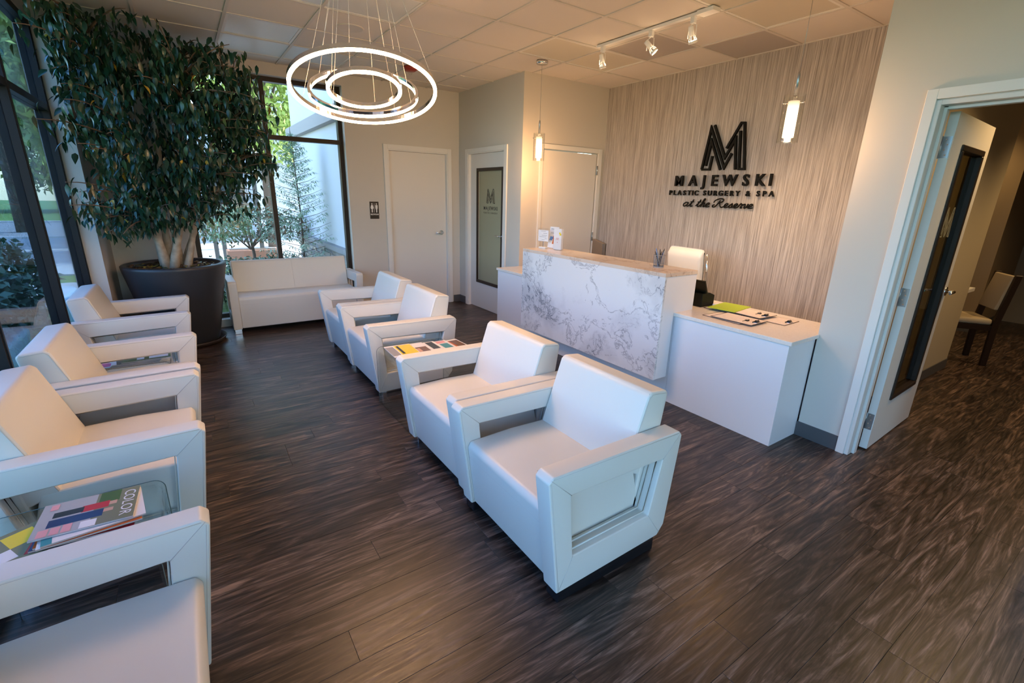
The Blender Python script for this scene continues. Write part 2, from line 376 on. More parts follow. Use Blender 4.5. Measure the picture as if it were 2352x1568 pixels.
# baseboards
def bb(name, *b): struct(name, 'baseboard', *b)
bb('baseboard_far', 3.33, XA, YB-.008, YB, 0, .105); bb('baseboard_far_mid', 1.83, 2.31, YB-.008, YB, 0, .105); bb('baseboard_side', XA-.008, XA, 6.27, YB-.008, 0, .105)
bb('baseboard_right', XF-.008, XF, 1.095, 1.37, 0, .105); bb('baseboard_hall', 3.66, 6.42, 1.262, 1.27, 0, .10)
bb('baseboard_pier', -.67, -.662, 5.72, YB, 0, .105); bb('baseboard_left', -.66, .07, YB-.008, YB, 0, .105); bb('baseboard_nook', 8.59, 8.6, 1.55, 2.9, 0, .11); bb('baseboard_nook_side', 8.59, 10, 1.54, 1.55, 0, .11)
bb('baseboard_hall_near', XF-.008, XF, YN, .05, 0, .105)

# ------------------------------------------------------------------ windows
def window(name, m, glass, along, c0, c1, pos, posts, z0, z1, tr, depth=.085, fw=.05):
    """along 'y': plane x=pos (inner face), posts are y values; along 'x': plane y=pos"""
    bm = bmesh.new()
    root = bpy.data.objects.new(name, None); C.objects.link(root); tag(root, kind='structure')
    def b(nm, a0, a1, zz0, zz1, mm, d0=0, d1=None):
        d1 = depth if d1 is None else d1
        if along == 'y': return box(nm, mm, pos-d1, pos-d0, a0, a1, zz0, zz1, root)
        return box(nm, mm, a0, a1, pos+d0, pos+d1, zz0, zz1, root)
    b('head_frame', c0, c1, z1-fw, z1, m); b('sill_frame', c0, c1, z0, z0+fw, m)
    xs = [c0+fw/2] + list(posts) + [c1-fw/2]
    for i, p in enumerate(xs): b('mullion', p-fw/2, p+fw/2, z0+fw, z1-fw, m)
    for a, c in zip(xs, xs[1:]):
        b('transom', a+fw/2, c-fw/2, tr-fw/2, tr+fw/2, m)
        b('pane', a+fw/2, c-fw/2, z0+fw, tr-fw/2, glass, depth*.5, depth*.5+.006); b('pane', a+fw/2, c-fw/2, tr+fw/2, z1-fw, glass, depth*.5, depth*.5+.006)
        # glazing stop ridge seen on the inner face
    for p in xs: b('glazing_stop', p-.008, p+.008, z0+fw, z1-fw, m, -.006, 0)
    return root
window('window_1', 'frame_black', 'tinted_glass', 'y', YN, 5.72, XL, [-1.0, .40, 1.75, 3.10, 4.48], .0, 2.84, 2.20)
window('window_2', 'frame_bronze', 'window_glass', 'x', .07, 1.83, 6.585, [.95], .09, 2.84, 2.20)
window('window_3', 'frame_black', 'window_glass', 'x', XL, 1.7, YN-.11, [.45], .1, 2.84, 2.20)

# ------------------------------------------------------------------ doors
def lever(parent, p, dx, out, m='chrome'):
    """p on the door face; dx: direction of the lever, out: outward normal"""
    p = Vector(p); out = Vector(out); dx = Vector(dx); bm = bmesh.new()
    tube(bm, [p, p+out*.012], .033, 20); tube(bm, [p+out*.012, p+out*.05], .011, 12)
    tube(bm, [p+out*.05-dx*.012, p+out*.052+dx*.03, p+out*.055+dx*.11], [.011, .010, .008], 10)
    o = meshobj('handle', bm, m, parent); return o
def hinge(parent, x0, x1, y0, y1, z, m='brushed', knuckle=None):
    bm = bmesh.new(); abox(bm, x0, x1, y0, y1, z-.057, z+.057, .001, 1)
    if knuckle: tube(bm, [(knuckle[0], knuckle[1], z-.057), (knuckle[0], knuckle[1], z+.057)], .007, 10)
    for dz in (-.04, -.015, .015, .04):
        pass
    return meshobj('hinge', bm, m, parent)
# door 1: restroom
d1 = box('door_1', 'door_paint', 2.385, 3.235, YB+.045, YB+.085, .008, 2.145); tag(d1, kind='structure')
lever(d1, (3.155, YB+.045, 1.06), (-1, 0, 0), (0, -1, 0))
def casing(name, boxes, m='white_paint'):
    bm = bmesh.new()
    for b in boxes: abox(bm, *b, .002, 1)
    return tag(meshobj(name, bm, m), kind='structure')
casing('trim_1', [(2.31, 2.37, YB-.018, YB, 0, 2.22), (3.25, 3.31, YB-.018, YB, 0, 2.22), (2.37, 3.25, YB-.018, YB, 2.16, 2.22), (2.37, 2.385, YB-.01, YB+.10, 0, 2.16), (3.235, 3.25, YB-.01, YB+.10, 0, 2.16), (2.385, 3.235, YB-.01, YB+.10, 2.146, 2.16)])
# door 2: glazed door in the side wall
d2 = wallgroup('door_2', 'door_paint', [(XA+.03, XA+.07, 5.285, 5.36, .008, 2.145), (XA+.03, XA+.07, 5.98, 6.185, .008, 2.145), (XA+.03, XA+.07, 5.36, 5.98, 1.94, 2.145), (XA+.03, XA+.07, 5.36, 5.98, .008, .40)])
bm = bmesh.new()
for q in ((5.33, 6.01, 1.92, 1.96), (5.33, 6.01, .38, .42), (5.33, 5.365, .42, 1.92), (5.975, 6.01, .42, 1.92)): abox(bm, XA+.018, XA+.035, *q)
meshobj('lite_frame', bm, 'frame_bronze', d2)
box('pane', 'frosted', XA+.045, XA+.055, 5.36, 5.98, .40, 1.94, d2)
lever(d2, (XA+.03, 5.325, 1.09), (0, 1, 0), (-1, 0, 0))
casing('trim_2', [(XA-.018, XA, 6.20, 6.27, 0, 2.215), (XA-.018, XA, 5.20, 5.27, 0, 2.215), (XA-.018, XA, 5.27, 6.20, 2.16, 2.215), (XA-.01, XA+.10, 6.185, 6.20, 0, 2.16), (XA-.01, XA+.10, 5.27, 5.285, 0, 2.16), (XA-.01, XA+.10, 5.285, 6.185, 2.146, 2.16)])
# door 3: closet
d3 = box('door_3', 'door_paint', 3.765, 4.655, YC+.004, YC+.044, .008, 2.155); tag(d3, kind='structure')
for z in (.3, 1.1, 1.96): hinge(d3, 4.652, 4.672, YC-.016, YC-.002, z, 'brushed', (4.662, YC-.018))
casing('trim_3', [(3.70, 3.75, YC-.018, YC, 0, 2.225), (4.67, 4.735, YC-.018, YC, 0, 2.225), (3.75, 4.67, YC-.018, YC, 2.17, 2.225)])
# door 4: open leaf on the right
ang = math.radians(2.2)
d4 = bpy.data.objects.new('door_4', None); C.objects.link(d4); d4.location = (3.652, .98, 0); d4.rotation_euler = (0, 0, ang); tag(d4, kind='structure')
bm = bmesh.new()
for q in ((0, .225, .012, 2.12), (.735, .89, .012, 2.12), (.225, .735, 1.945, 2.12), (.225, .735, .012, .345)): abox(bm, q[0], q[1], 0, .045, q[2], q[3])
meshobj('leaf', bm, 'door_paint', d4)
bm = bmesh.new()
for q in ((.21, .75, 1.93, 1.965), (.21, .75, .325, .36), (.21, .245, .36, 1.93), (.715, .75, .36, 1.93)): abox(bm, q[0], q[1], -.012, .057, q[2], q[3], .004, 1)
meshobj('lite_frame', bm, 'frame_bronze', d4)
gl4 = box('pane', 'door_glass', .245, .715, .018, .026, .36, 1.93, d4)
lever(d4, (.83, 0, 1.03), (-1, 0, 0), (0, -1, 0)); lever(d4, (.83, .045, 1.03), (-1, 0, 0), (0, 1, 0))
for z in (.21, 1.065, 1.935):
    hg = bmesh.new(); abox(hg, -.0025, 0, .004, .045, z-.057, z+.057); 
    tube(hg, [(-.008, .052, z-.06), (-.008, .052, z+.06)], .008, 10); abox(hg, -.050, -.008, .050, .053, z-.057, z+.057)
    ho = meshobj('hinge', hg, 'brushed', d4)
    sc_ = bmesh.new()
    for k, dz in enumerate((-.042, -.014, .014, .042)): tube(sc_, [(-.0025, .018+.010*(k % 2), z+dz), (-.0045, .018+.010*(k % 2), z+dz)], .004, 10)
    meshobj('screw', sc_, 'chrome', ho)
casing('trim_4', [(XF-.018, XF, 1.045, 1.095, 0, 2.217), (XF-.018, XF, .05, .10, 0, 2.217), (XF-.018, XF, .10, 1.045, 2.165, 2.217)])
casing('trim_5', [(XF-.006, 3.61, 1.022, 1.046, 0, 2.16), (XF+.05, 3.565, 1.006, 1.022, 0, 2.13), (XF-.006, 3.61, .10, .116, 0, 2.16), (XF-.006, 3.61, .116, 1.022, 2.135, 2.16), (XF+.05, 3.565, .116, 1.006, 2.118, 2.135)], 'jamb_paint')

# ------------------------------------------------------------------ lettering
def glyph(ch, size, depth, off=0):
    cu = bpy.data.curves.new('t', 'FONT'); cu.body = ch; cu.size = size; cu.extrude = depth/2; cu.offset = off; cu.resolution_u = 3; cu.align_x = 'CENTER'
    o = bpy.data.objects.new('t', cu); C.objects.link(o); bpy.context.view_layer.update()
    me = bpy.data.meshes.new_from_object(o); bpy.data.objects.remove(o); bpy.data.curves.remove(cu); return me
MX = {'-x': Matrix(((0, 0, -1, 0), (-1, 0, 0, 0), (0, 1, 0, 0), (0, 0, 0, 1))), '-y': Matrix(((1, 0, 0, 0), (0, 0, -1, 0), (0, 1, 0, 0), (0, 0, 0, 1))), 'z': Matrix.Identity(4)}
_gc = {}
def letters(text, origin, width, height, depth, m, parent, face, off=0, name='letter', xs=None, sx=1):
    """letters set evenly over 'width', cap height 'height'; origin = left end of the baseline"""
    size = height/.70; adv = {'I': .34, 'J': .62, 'M': 1.12, 'W': 1.2, ' ': .52, 'L': .7, '&': .95, 'A': .95, 'E': .78, 'S': .8}
    tot = sum(adv.get(c, .85) for c in text) - .1; x = 0; R_ = MX[face].to_3x3(); out = []
    for c in text:
        a = adv.get(c, .85)
        if c != ' ':
            k = (c, round(size, 4), depth, off, m)
            if k not in _gc:
                me = glyph(c, size, depth, off); me.materials.clear(); me.materials.append(M[m]); _gc[k] = me
            px = (x + a/2 - .05)/tot*width
            o = bpy.data.objects.new(name, _gc[k]); C.objects.link(o)
            o.matrix_local = Matrix.Translation(Vector(origin) + R_ @ Vector((px, 0, 0))) @ MX[face] @ Matrix.Diagonal((sx, 1, 1, 1))
            if parent: o.parent = parent
            out.append(o)
        x += a
    return out
def strokes(bm, poly, wd, depth, f):
    """mitred flat strip along a polyline; f maps (u, v, d) to 3-D"""
    P = [Vector(p) for p in poly]; L, Rr = [], []
    for i, p in enumerate(P):
        a = (P[i]-P[i-1]).normalized() if i else (P[1]-P[0]).normalized(); b = (P[i+1]-P[i]).normalized() if i < len(P)-1 else a
        n1 = Vector((-a.y, a.x)); n2 = Vector((-b.y, b.x)); n = (n1+n2).normalized(); k = min(1/max(n.dot(n1), .2), 3.2)
        L.append(p+n*wd/2*k); Rr.append(p-n*wd/2*k)
    for i in range(len(P)-1):
        q = [L[i], L[i+1], Rr[i+1], Rr[i]]
        A = [bm.verts.new(f(v.x, v.y, 0)) for v in q]; B = [bm.verts.new(f(v.x, v.y, depth)) for v in q]
        fs = [bm.faces.new(A), bm.faces.new(B[::-1])] + [bm.faces.new((A[k], B[k], B[(k+1) % 4], A[(k+1) % 4])) for k in range(4)]
        bmesh.ops.recalc_face_normals(bm, faces=fs)
MPTS = [[(590, 843), (738, 225), (925, 815), (1042, 600)], [(590, 843), (706, 843), (752, 640)], [(650, 790), (742, 420), (868, 848)], [(790, 178), (938, 665), (1103, 385), (1090, 845)], [(965, 525), (1190, 142), (1240, 142), (1228, 835), (1148, 835), (1175, 262)]]
_u = lambda a: (a-555)/(1262-555); _v = lambda a, u: (862-a + 18*0)/742
sg = thing('wall_sign', 'black raised sign with striped M above three lines of lettering on the textured wall', 'sign', (XD-.006, 3.12, 1.9))
sy0, sw = 3.392, .50
bm = bmesh.new()
for pl in MPTS:
    # the M leans in the photo only through perspective: uv to wall plane by its four corners
    q = []
    for a, b in pl:
        u = 1520+a*.15309; v = 260+b*.15309
        # ray to the plane x = XD-.03
        d = fwd + (u-1176)/F_*rr - (v-784)/F_*uu; t = (XD-.03)/d.x; q.append((d.y*t, CZ+d.z*t))
    strokes(bm, q, .022, .024, lambda a, b_, dd: (XD-.030+dd-(XD-.006), a-3.12, b_-1.9))
meshobj('emblem', bm, 'sign_black', sg)
letters('MAJEWSKI', (-.026+.0, 3.715-3.12, 1.768-1.9), 1.165, .108, .024, 'sign_black', sg, '-x', .0035)
letters('PLASTIC SURGERY & SPA', (-.022, 3.755-3.12, 1.668-1.9), 1.245, .050, .018, 'sign_black', sg, '-x', .002)
# cursive line as smooth strokes
CUR = {'a': (1.0, [[(.75, .9), (.4, 1), (.08, .6), (.1, .15), (.35, .0), (.65, .35), (.8, .95), (.68, .3), (.8, 0), (1.0, .15)]]),
       't': (.62, [[(.0, .15), (.3, .9), (.48, 1.75), (.28, .6), (.3, .05), (.45, .0), (.62, .15)], [(.1, 1.15), (.6, 1.2)]]),
       'h': (.85, [[(.0, .15), (.35, 1.1), (.5, 1.9), (.32, 1.8), (.18, .0), (.35, .7), (.6, 1.0), (.62, .6), (.6, .1), (.7, .0), (.85, .15)]]),
       'e': (.72, [[(.0, .15), (.35, .45), (.55, .8), (.38, 1.0), (.15, .7), (.12, .25), (.32, .0), (.72, .15)]]),
       's': (.65, [[(.0, .15), (.35, .9), (.42, .95), (.5, .45), (.4, .05), (.15, .05)], [(.4, .05), (.65, .15)]]),
       'r': (.62, [[(.0, .15), (.22, .95), (.3, 1.05), (.35, .88), (.5, .85), (.42, .3), (.48, .0), (.62, .15)]]),
       'v': (.72, [[(.0, .7), (.15, .95), (.28, .8), (.28, .2), (.38, .0), (.6, .4), (.62, .95), (.72, .8)]]),
       'R': (1.55, [[(.75, 1.7), (.55, .8), (.30, .1), (.0, .05), (-.1, .4), (.15, .6)], [(-.1, 1.1), (.0, 1.65), (.6, 2.1), (1.15, 1.95), (1.15, 1.4), (.6, 1.0), (.85, .9), (1.05, .3), (1.3, .0), (1.55, .15)]])}
def catmull(P, k=5):
    P = [Vector(p) for p in P]; Q = [P[0]] + P + [P[-1]]; out = []
    for i in range(1, len(Q)-2):
        for s in range(k):
            t = s/k; a, b, c, d = Q[i-1], Q[i], Q[i+1], Q[i+2]
            out.append(.5*((2*b) + (c-a)*t + (2*a-5*b+4*c-d)*t*t + (3*b-a-3*c+d)*t**3))
    return out + [Q[-2]]
def cursive(text, origin, width, parent, m, r, place, sy=.042):
    tot = sum(CUR[c][0] if c != ' ' else .55 for c in text); s = width/tot; x = 0
    for c in text:
        if c == ' ': x += .55; continue
        bm = bmesh.new()
        for st in CUR[c][1]:
            tube(bm, [place(origin[0]+(x+p.x+.18*p.y)*s, origin[1]+p.y*sy) for p in catmull(st)], r, 6)
        meshobj('letter', bm, m, parent); x += CUR[c][0]
cursive('at the Reserve', (-.425, 1.548-1.9), .83, sg, 'sign_black', .0068, lambda a, b: (-.016, -a, b))

# restroom sign
rs = thing('restroom_sign', 'small black restroom sign with white woman and man figures beside the door', 'sign', (2.148, YB, 1.375))
box('plate', 'black', -.062, .062, -.006, 0, -.112, .112, rs, .003)
bm = bmesh.new()
def flat(bm, poly, d): 
    bm.faces.new([bm.verts.new((x, -d, z)) for x, z in poly])
for cx_, w1 in ((-.030, 1), (.030, 0)):
    cyl_ = [(cx_+.0085*math.cos(a*PI/6), .082+.0085*math.sin(a*PI/6)) for a in range(12)]; flat(bm, cyl_, .0068)
    if w1: flat(bm, [(cx_-.008, .068), (cx_+.008, .068), (cx_+.018, .018), (cx_-.018, .018)], .0068); flat(bm, [(cx_-.022, .03), (cx_-.017, .028), (cx_-.009, .066), (cx_-.012, .068)], .0069); flat(bm, [(cx_+.022, .03), (cx_+.017, .028), (cx_+.009, .066), (cx_+.012, .068)], .0069)
    else: flat(bm, [(cx_-.011, .068), (cx_+.011, .068), (cx_+.011, .010), (cx_-.011, .010)], .0068); flat(bm, [(cx_-.017, .066), (cx_-.013, .066), (cx_-.013, .022), (cx_-.017, .022)], .0068); flat(bm, [(cx_+.017, .066), (cx_+.013, .066), (cx_+.013, .022), (cx_+.017, .022)], .0068)
    flat(bm, [(cx_-.008, .018), (cx_-.001, .018), (cx_-.001, -.028), (cx_-.008, -.028)], .0068); flat(bm, [(cx_+.001, .018), (cx_+.008, .018), (cx_+.008, -.028), (cx_+.001, -.028)], .0068)
flat(bm, [(-.0015, .09), (.0015, .09), (.0015, -.03), (-.0015, -.03)], .0068)
meshobj('figures', bm, 'white_plastic', rs)
letters('RESTROOM', (-.053, -.0075, -.062), .106, .018, .001, 'white_plastic', rs, '-y', .0005)
# print on the glazed doors
def door_logo(parent, f, m, scale):
    bm = bmesh.new(); c = [(590, 843), (590, 843)]
    for pl in MPTS:
        q = []
        for a, b in pl:
            u = 1520+a*.15309; v = 260+b*.15309; d = fwd + (u-1176)/F_*rr - (v-784)/F_*uu; t = 4.759/d.x; q.append(((3.125-d.y*t)*scale, (CZ+d.z*t-1.92)*scale))
        strokes(bm, q, .020*scale, .0008, f)
    meshobj('print_emblem', bm, m, parent)
door_logo(d2, lambda a, b, d: (XA+.044-d, 5.67-a, 1.50+b), 'black', .42)
letters('MAJEWSKI', (XA+.044, 5.855, 1.415), .37, .046, .0008, 'black', d2, '-x', .001)
letters('PLASTIC SURGERY', (XA+.044, 5.855, 1.365), .37, .022, .0008, 'black', d2, '-x', .0)
mat('etch', (.34, .28, .16), .5)
door_logo(d4, lambda a, b, d: (.47+a, .017-d, 1.42+b), 'etch', .42)

# ------------------------------------------------------------------ reception desk
XC = 3.12
lc = thing('reception_cabinet', 'long low white reception cabinet with pale worktop running along the textured wall', 'cabinet', (XC, 3.2, 0))
def L(name, m, x0, x1, y0, y1, z0, z1, par, bev=0): return box(name, m, x0-par.location.x, x1-par.location.x, y0-par.location.y, y1-par.location.y, z0-par.location.z, z1-par.location.z, par, bev)
L('front_panel', 'laminate', XC, XC+.02, 1.372, 2.255, .0, .732, lc, .001); L('front_panel', 'laminate', XC, XC+.02, 2.257, 4.095, .0, .732, lc, .001); L('front_panel', 'laminate', XC, XC+.02, 4.097, 5.03-.15, .0, .732, lc, .001)
L('end_panel', 'laminate', XC+.02, XF-.001, 1.372, 1.39, 0, .732, lc); L('end_panel', 'laminate', XC+.02, XC+.30, 4.862, 4.88, 0, .732, lc)
L('back_panel', 'laminate', 3.80, 3.82, 1.40, 4.86, 0, .732, lc)
bm = bmesh.new(); prism(bm, [(XC-.018-XC, 1.352-3.2), (XF-.001-XC, 1.352-3.2), (XF-.001-XC, 1.364-3.2), (3.84-XC, 1.364-3.2), (3.84-XC, 4.888-3.2), (XC-.018-XC, 4.888-3.2)], 'z', .732, .76, .002, 1)
meshobj('worktop', bm, 'worktop', lc)
tw = thing('reception_counter', 'raised reception counter with veined marble front and marble top', 'counter', (2.94, 3.18, .22))
TX0, TX1, TY0, TY1, TZ0, TZ1 = 2.94, 3.335, 2.255, 4.11, .22, 1.08
L('marble_front', 'marble', TX0, TX0+.02, TY0, TY1, TZ0, TZ1-.03, tw, .001)
L('marble_top', 'marble_top', TX0, TX1, TY0, TY1, TZ1-.03, TZ1, tw, .0015)
L('side_panel', 'laminate', TX0+.02, TX1-.002, TY0+.004, TY0+.024, .76, TZ1-.03, tw); L('side_panel', 'laminate', TX0+.02, XC-.019, TY0+.004, TY0+.024, TZ0, .76, tw)
L('side_panel', 'laminate', TX0+.02, TX1-.002, TY1-.024, TY1-.004, .76, TZ1-.03, tw); L('side_panel', 'laminate', TX0+.02, XC-.019, TY1-.024, TY1-.004, TZ0, .76, tw)
L('back_panel', 'laminate', TX1-.022, TX1-.002, TY0+.024, TY1-.024, .761, TZ1-.03, tw); L('bottom_panel', 'laminate', TX0+.02, XC-.001, TY0+.024, TY1-.024, TZ0, TZ0+.02, tw)

# things on the worktop -------------------------------------------------
WT = .7605
def clipboard(c, rz, z, label, paper=True):
    t = thing('clipboard', label, 'clipboard', (c[0], c[1], z), rz, 'clipboards on the low worktop')
    box('board', 'board_edge', -.115, .115, -.16, .16, 0, .003, t); box('sheet', 'paper', -.108, .108, -.157, .15, .003, .0036, t)
    cl = box('clip', 'chrome', -.03, .03, -.155, -.128, .0036, .008, t, .001)
    bm = bmesh.new(); tube(bm, [(-.042, -.130, .010), (.040, -.130, .014)], .004, 6); abox(bm, -.012, .012, -.152, -.128, .008, .020, .002, 1); meshobj('clip_spring', bm, 'black', cl)
    return t
clipboard((3.34, 1.93), -.06, WT, 'front clipboard with printed form nearest the worktop edge'); clipboard((3.345, 1.865), .02, WT+.0085, 'clipboard tucked beside the front one with its clip further right')
clipboard((3.60, 2.10), .05, WT, 'clipboard under the bright green folder beside the black terminal')
clipboard((3.60, 1.99), .04, WT+.0085, 'clipboard just right of the green folder at the wall side')
clipboard((3.58, 1.92), -.05, WT+.017, 'middle clipboard of the wall side row')
clipboard((3.60, 1.76), .03, WT, 'clipboard at the right end of the row by the wall corner')
gf = box('folder', 'green_folder', -.155, .155, -.11, .11, 0, .004); gf.location = (3.60, 2.10, WT+.021); gf.rotation_euler = (0, .0, .13); tag(gf, 'bright lime green paper folder lying on clipboards', 'folder')
# card terminal / check printer
pr = thing('card_terminal', 'black desk terminal with tilted screen beside the raised counter', 'terminal', (3.55, 2.42, WT), 0)
bm = bmesh.new(); prism(bm, [(-.085, 0), (.09, 0), (.09, .09), (.02, .115), (-.085, .115)], 'y', -.15, .15, .006); meshobj('body', bm, 'screen_black', pr)
bm = bmesh.new(); prism(bm, [(-.055, .118), (-.035, .115), (-.09, .225), (-.105, .218)], 'y', -.165, .15, .003); meshobj('screen', bm, 'screen_black', pr)
bm = bmesh.new(); abox(bm, -.0865, -.0855, -.07, .03, .062, .080); abox(bm, -.0865, -.0855, .03, .12, .072, .090); meshobj('label_strip', bm, 'card', pr)
bm = bmesh.new(); abox(bm, -.03, .03, -.02, .02, 0, .022, .006); ms = meshobj('tape_roll', bm, 'white_plastic'); ms.location = (3.63, 2.235, WT); tag(ms, 'small white roll beside the black desk terminal', 'roll')
# pen cup
pc = thing('pen_cup', 'grey wire mesh pen cup on the marble top', 'pen cup', (3.165, 2.512, TZ1))
bm = bmesh.new()
for k in range(28):
    a = 2*PI*k/28; tube(bm, [(.040*math.cos(a), .040*math.sin(a), .004), (.045*math.cos(a+.5), .045*math.sin(a+.5), .10)], .0009, 4); tube(bm, [(.040*math.cos(a), .040*math.sin(a), .004), (.045*math.cos(a-.5), .045*math.sin(a-.5), .10)], .0009, 4)
tag(meshobj('mesh_wall', bm, 'm_grey', pc), kind='stuff')
bm = bmesh.new(); cyl(bm, 0, 0, 0, .006, .042, 24)
for r, z in ((.0455, .10), (.041, .008)): 
    tube(bm, [(r*math.cos(2*PI*k/24), r*math.sin(2*PI*k/24), z) for k in range(25)], .0022, 6)
tag(meshobj('rim', bm, 'm_grey', pc), kind='stuff')
pm = ['m_black', 'm_silver', 'm_blue', 'm_black', 'm_grey', 'm_black', 'm_navy', 'm_silver', 'm_black']
for k in range(9):
    a = 2*PI*k/9 + .3; bm = bmesh.new(); p0 = Vector((.012*math.cos(a+2), .012*math.sin(a+2), .008)); p1 = Vector((.038*math.cos(a), .038*math.sin(a), .128+.012*(k % 3))); tube(bm, [p0, p0.lerp(p1, .9), p1], [.0038, .0038, .0015], 6)
    o = meshobj('pen', bm, pm[k]); o.location = (3.165, 2.512, TZ1); tag(o, 'pen standing in the grey mesh cup on the marble top', 'pen', 'pens in the mesh cup')
# brochures and stands
st = thing('card_stand', 'clear acrylic stand with small white rounded notice at the left end of the counter', 'stand', (3.15, 4.035, TZ1), .25)
box('foot', 'white_plastic', -.02, .02, -.045, .045, 0, .016, st, .002); box('stem', 'chrome', -.003, .003, -.003, .003, .016, .085, st)
box('holder', 'acrylic', -.004, .004, -.075, .075, .07, .21, st, .001)
c_ = box('card', 'card', -.006, -.0045, -.068, .068, .075, .19, st, 0)
bm = bmesh.new()
for z, a, b in ((.178, -.03, .03), (.155, -.05, .0), (.135, -.05, .02), (.12, -.04, .05), (.10, -.05, -.02), (.088, -.02, .02)): abox(bm, -.0066, -.0061, a, b, z, z+.003)
meshobj('print_lines', bm, 'm_grey', c_)
b2 = thing('brochure_stand', 'clear stand holding white flyer with orange and blue picture behind the leaflet rack', 'brochure stand', (3.24, 3.975, TZ1), .05)
bm = bmesh.new(); prism(bm, [(-.02, 0), (.05, 0), (.05, .004), (-.015, .004), (.02, .225), (.014, .225)], 'y', -.075, .075); meshobj('holder', bm, 'acrylic', b2)
fb = bmesh.new(); prism(fb, [(-.024, .006), (-.022, .006), (.013, .225), (.011, .225)], 'y', -.07, .07); fl_ = meshobj('flyer', fb, 'card', b2)
def slant(bm, y0, y1, z0, z1, o=.0008):
    f = lambda z: -.024+(z-.006)*.16-o
    bm.faces.new([bm.verts.new((f(a), b, a)) for a, b in ((z0, y0), (z0, y1), (z1, y1), (z1, y0))])
bm = bmesh.new(); slant(bm, -.045, .0, .07, .135); slant(bm, -.02, .005, .05, .07); meshobj('picture_orange', bm, 'm_orange', fl_)
bm = bmesh.new(); slant(bm, .01, .055, .085, .10); slant(bm, .0, .05, .10, .125, .0007); meshobj('picture_blue', bm, 'm_blue', fl_)
bm = bmesh.new(); slant(bm, -.05, .05, .20, .207); slant(bm, -.05, .05, .165, .168); slant(bm, -.05, .05, .155, .158); meshobj('print_lines', bm, 'm_grey', fl_)
b3 = thing('leaflet_rack', 'upright rack of white leaflets in front of the picture flyer', 'leaflet rack', (3.20, 3.845, TZ1), .12)
box('holder', 'acrylic', -.02, .02, -.058, .058, 0, .12, b3, .001)
for k in range(4): 
    o = box('leaflet', 'card', -.016+.008*k, -.012+.008*k, -.054, .054, .003, .215, b3)
    if k == 0:
        bm = bmesh.new(); strokes(bm, [(-.018, .10), (-.010, .125), (0, .104), (.010, .125), (.018, .10)], .004, .0004, lambda a, b, d: (-.0165-d, -a, b)); abox(bm, -.0168, -.0162, -.006, .006, .075, .082); meshobj('print_emblem', bm, 'm_pink', o)
        bm = bmesh.new(); abox(bm, -.0168, -.0162, -.05, -.028, .15, .17); abox(bm, -.0168, -.0162, -.04, -.02, .165, .18); meshobj('print_gold', bm, 'm_yellow', o)
# monitor seen from behind
mo = thing('computer_monitor', 'dark computer monitor seen from behind over the marble counter', 'monitor', (3.77, 3.84, WT), math.atan2(.52, .34)-PI/2)
bm = bmesh.new(); abox(bm, -.012, .022, -.30, .30, .09, .395, .006); meshobj('panel', bm, 'monitor', mo)
box('bezel', 'black', .022, .026, -.30, .30, .09, .395, mo); bm = bmesh.new(); tube(bm, [(-.04, 0, .01), (-.03, 0, .2)], .02, 10); abox(bm, -.12, .06, -.11, .11, 0, .012, .003, 1); meshobj('stand', bm, 'black', mo)

# office chair ----------------------------------------------------------
oc = thing('office_chair', 'cream leather swivel chair with chrome frame behind the reception counter', 'chair', (4.22, 3.17, 0), PI-.12)
def padded(prof, y0, y1, bev=.02): 
    bm = bmesh.new(); prism(bm, prof, 'y', y0, y1, bev, 3); return bm
o = meshobj('backrest', padded([(-.27, .55), (-.20, .52), (-.13, 1.06), (-.17, 1.135), (-.215, 1.12)], -.235, .235, .040), 'leather', oc, True)
meshobj('seat', padded([(-.24, .44), (.24, .44), (.25, .50), (.2, .53), (-.24, .52)], -.25, .25, .025), 'leather', oc, True)
for s in (-1, 1):
    bm = bmesh.new(); tube(bm, [(.18, s*.27, .42), (-.2, s*.27, .42), (-.27, s*.262, .60), (-.235, s*.252, .9), (-.21, s*.25, 1.09)], .014, 8); tube(bm, [(-.25, s*.27, .68), (.16, s*.28, .68), (.18, s*.27, .44)], .012, 8); meshobj('side_frame', bm, 'chrome', oc)
bm = bmesh.new(); cyl(bm, 0, 0, .09, .44, .025)
for k in range(5): a = 2*PI*k/5; tube(bm, [(0, 0, .11), (.28*math.cos(a), .28*math.sin(a), .075)], [.024, .014], 8)
meshobj('base', bm, 'chrome', oc)
for k in range(5): a = 2*PI*k/5; bm = bmesh.new(); tube(bm, [(.28*math.cos(a)-.012*math.sin(a), .28*math.sin(a)+.012*math.cos(a), .031), (.28*math.cos(a)+.012*math.sin(a), .28*math.sin(a)-.012*math.cos(a), .031)], .03, 12); meshobj('caster', bm, 'black', oc)

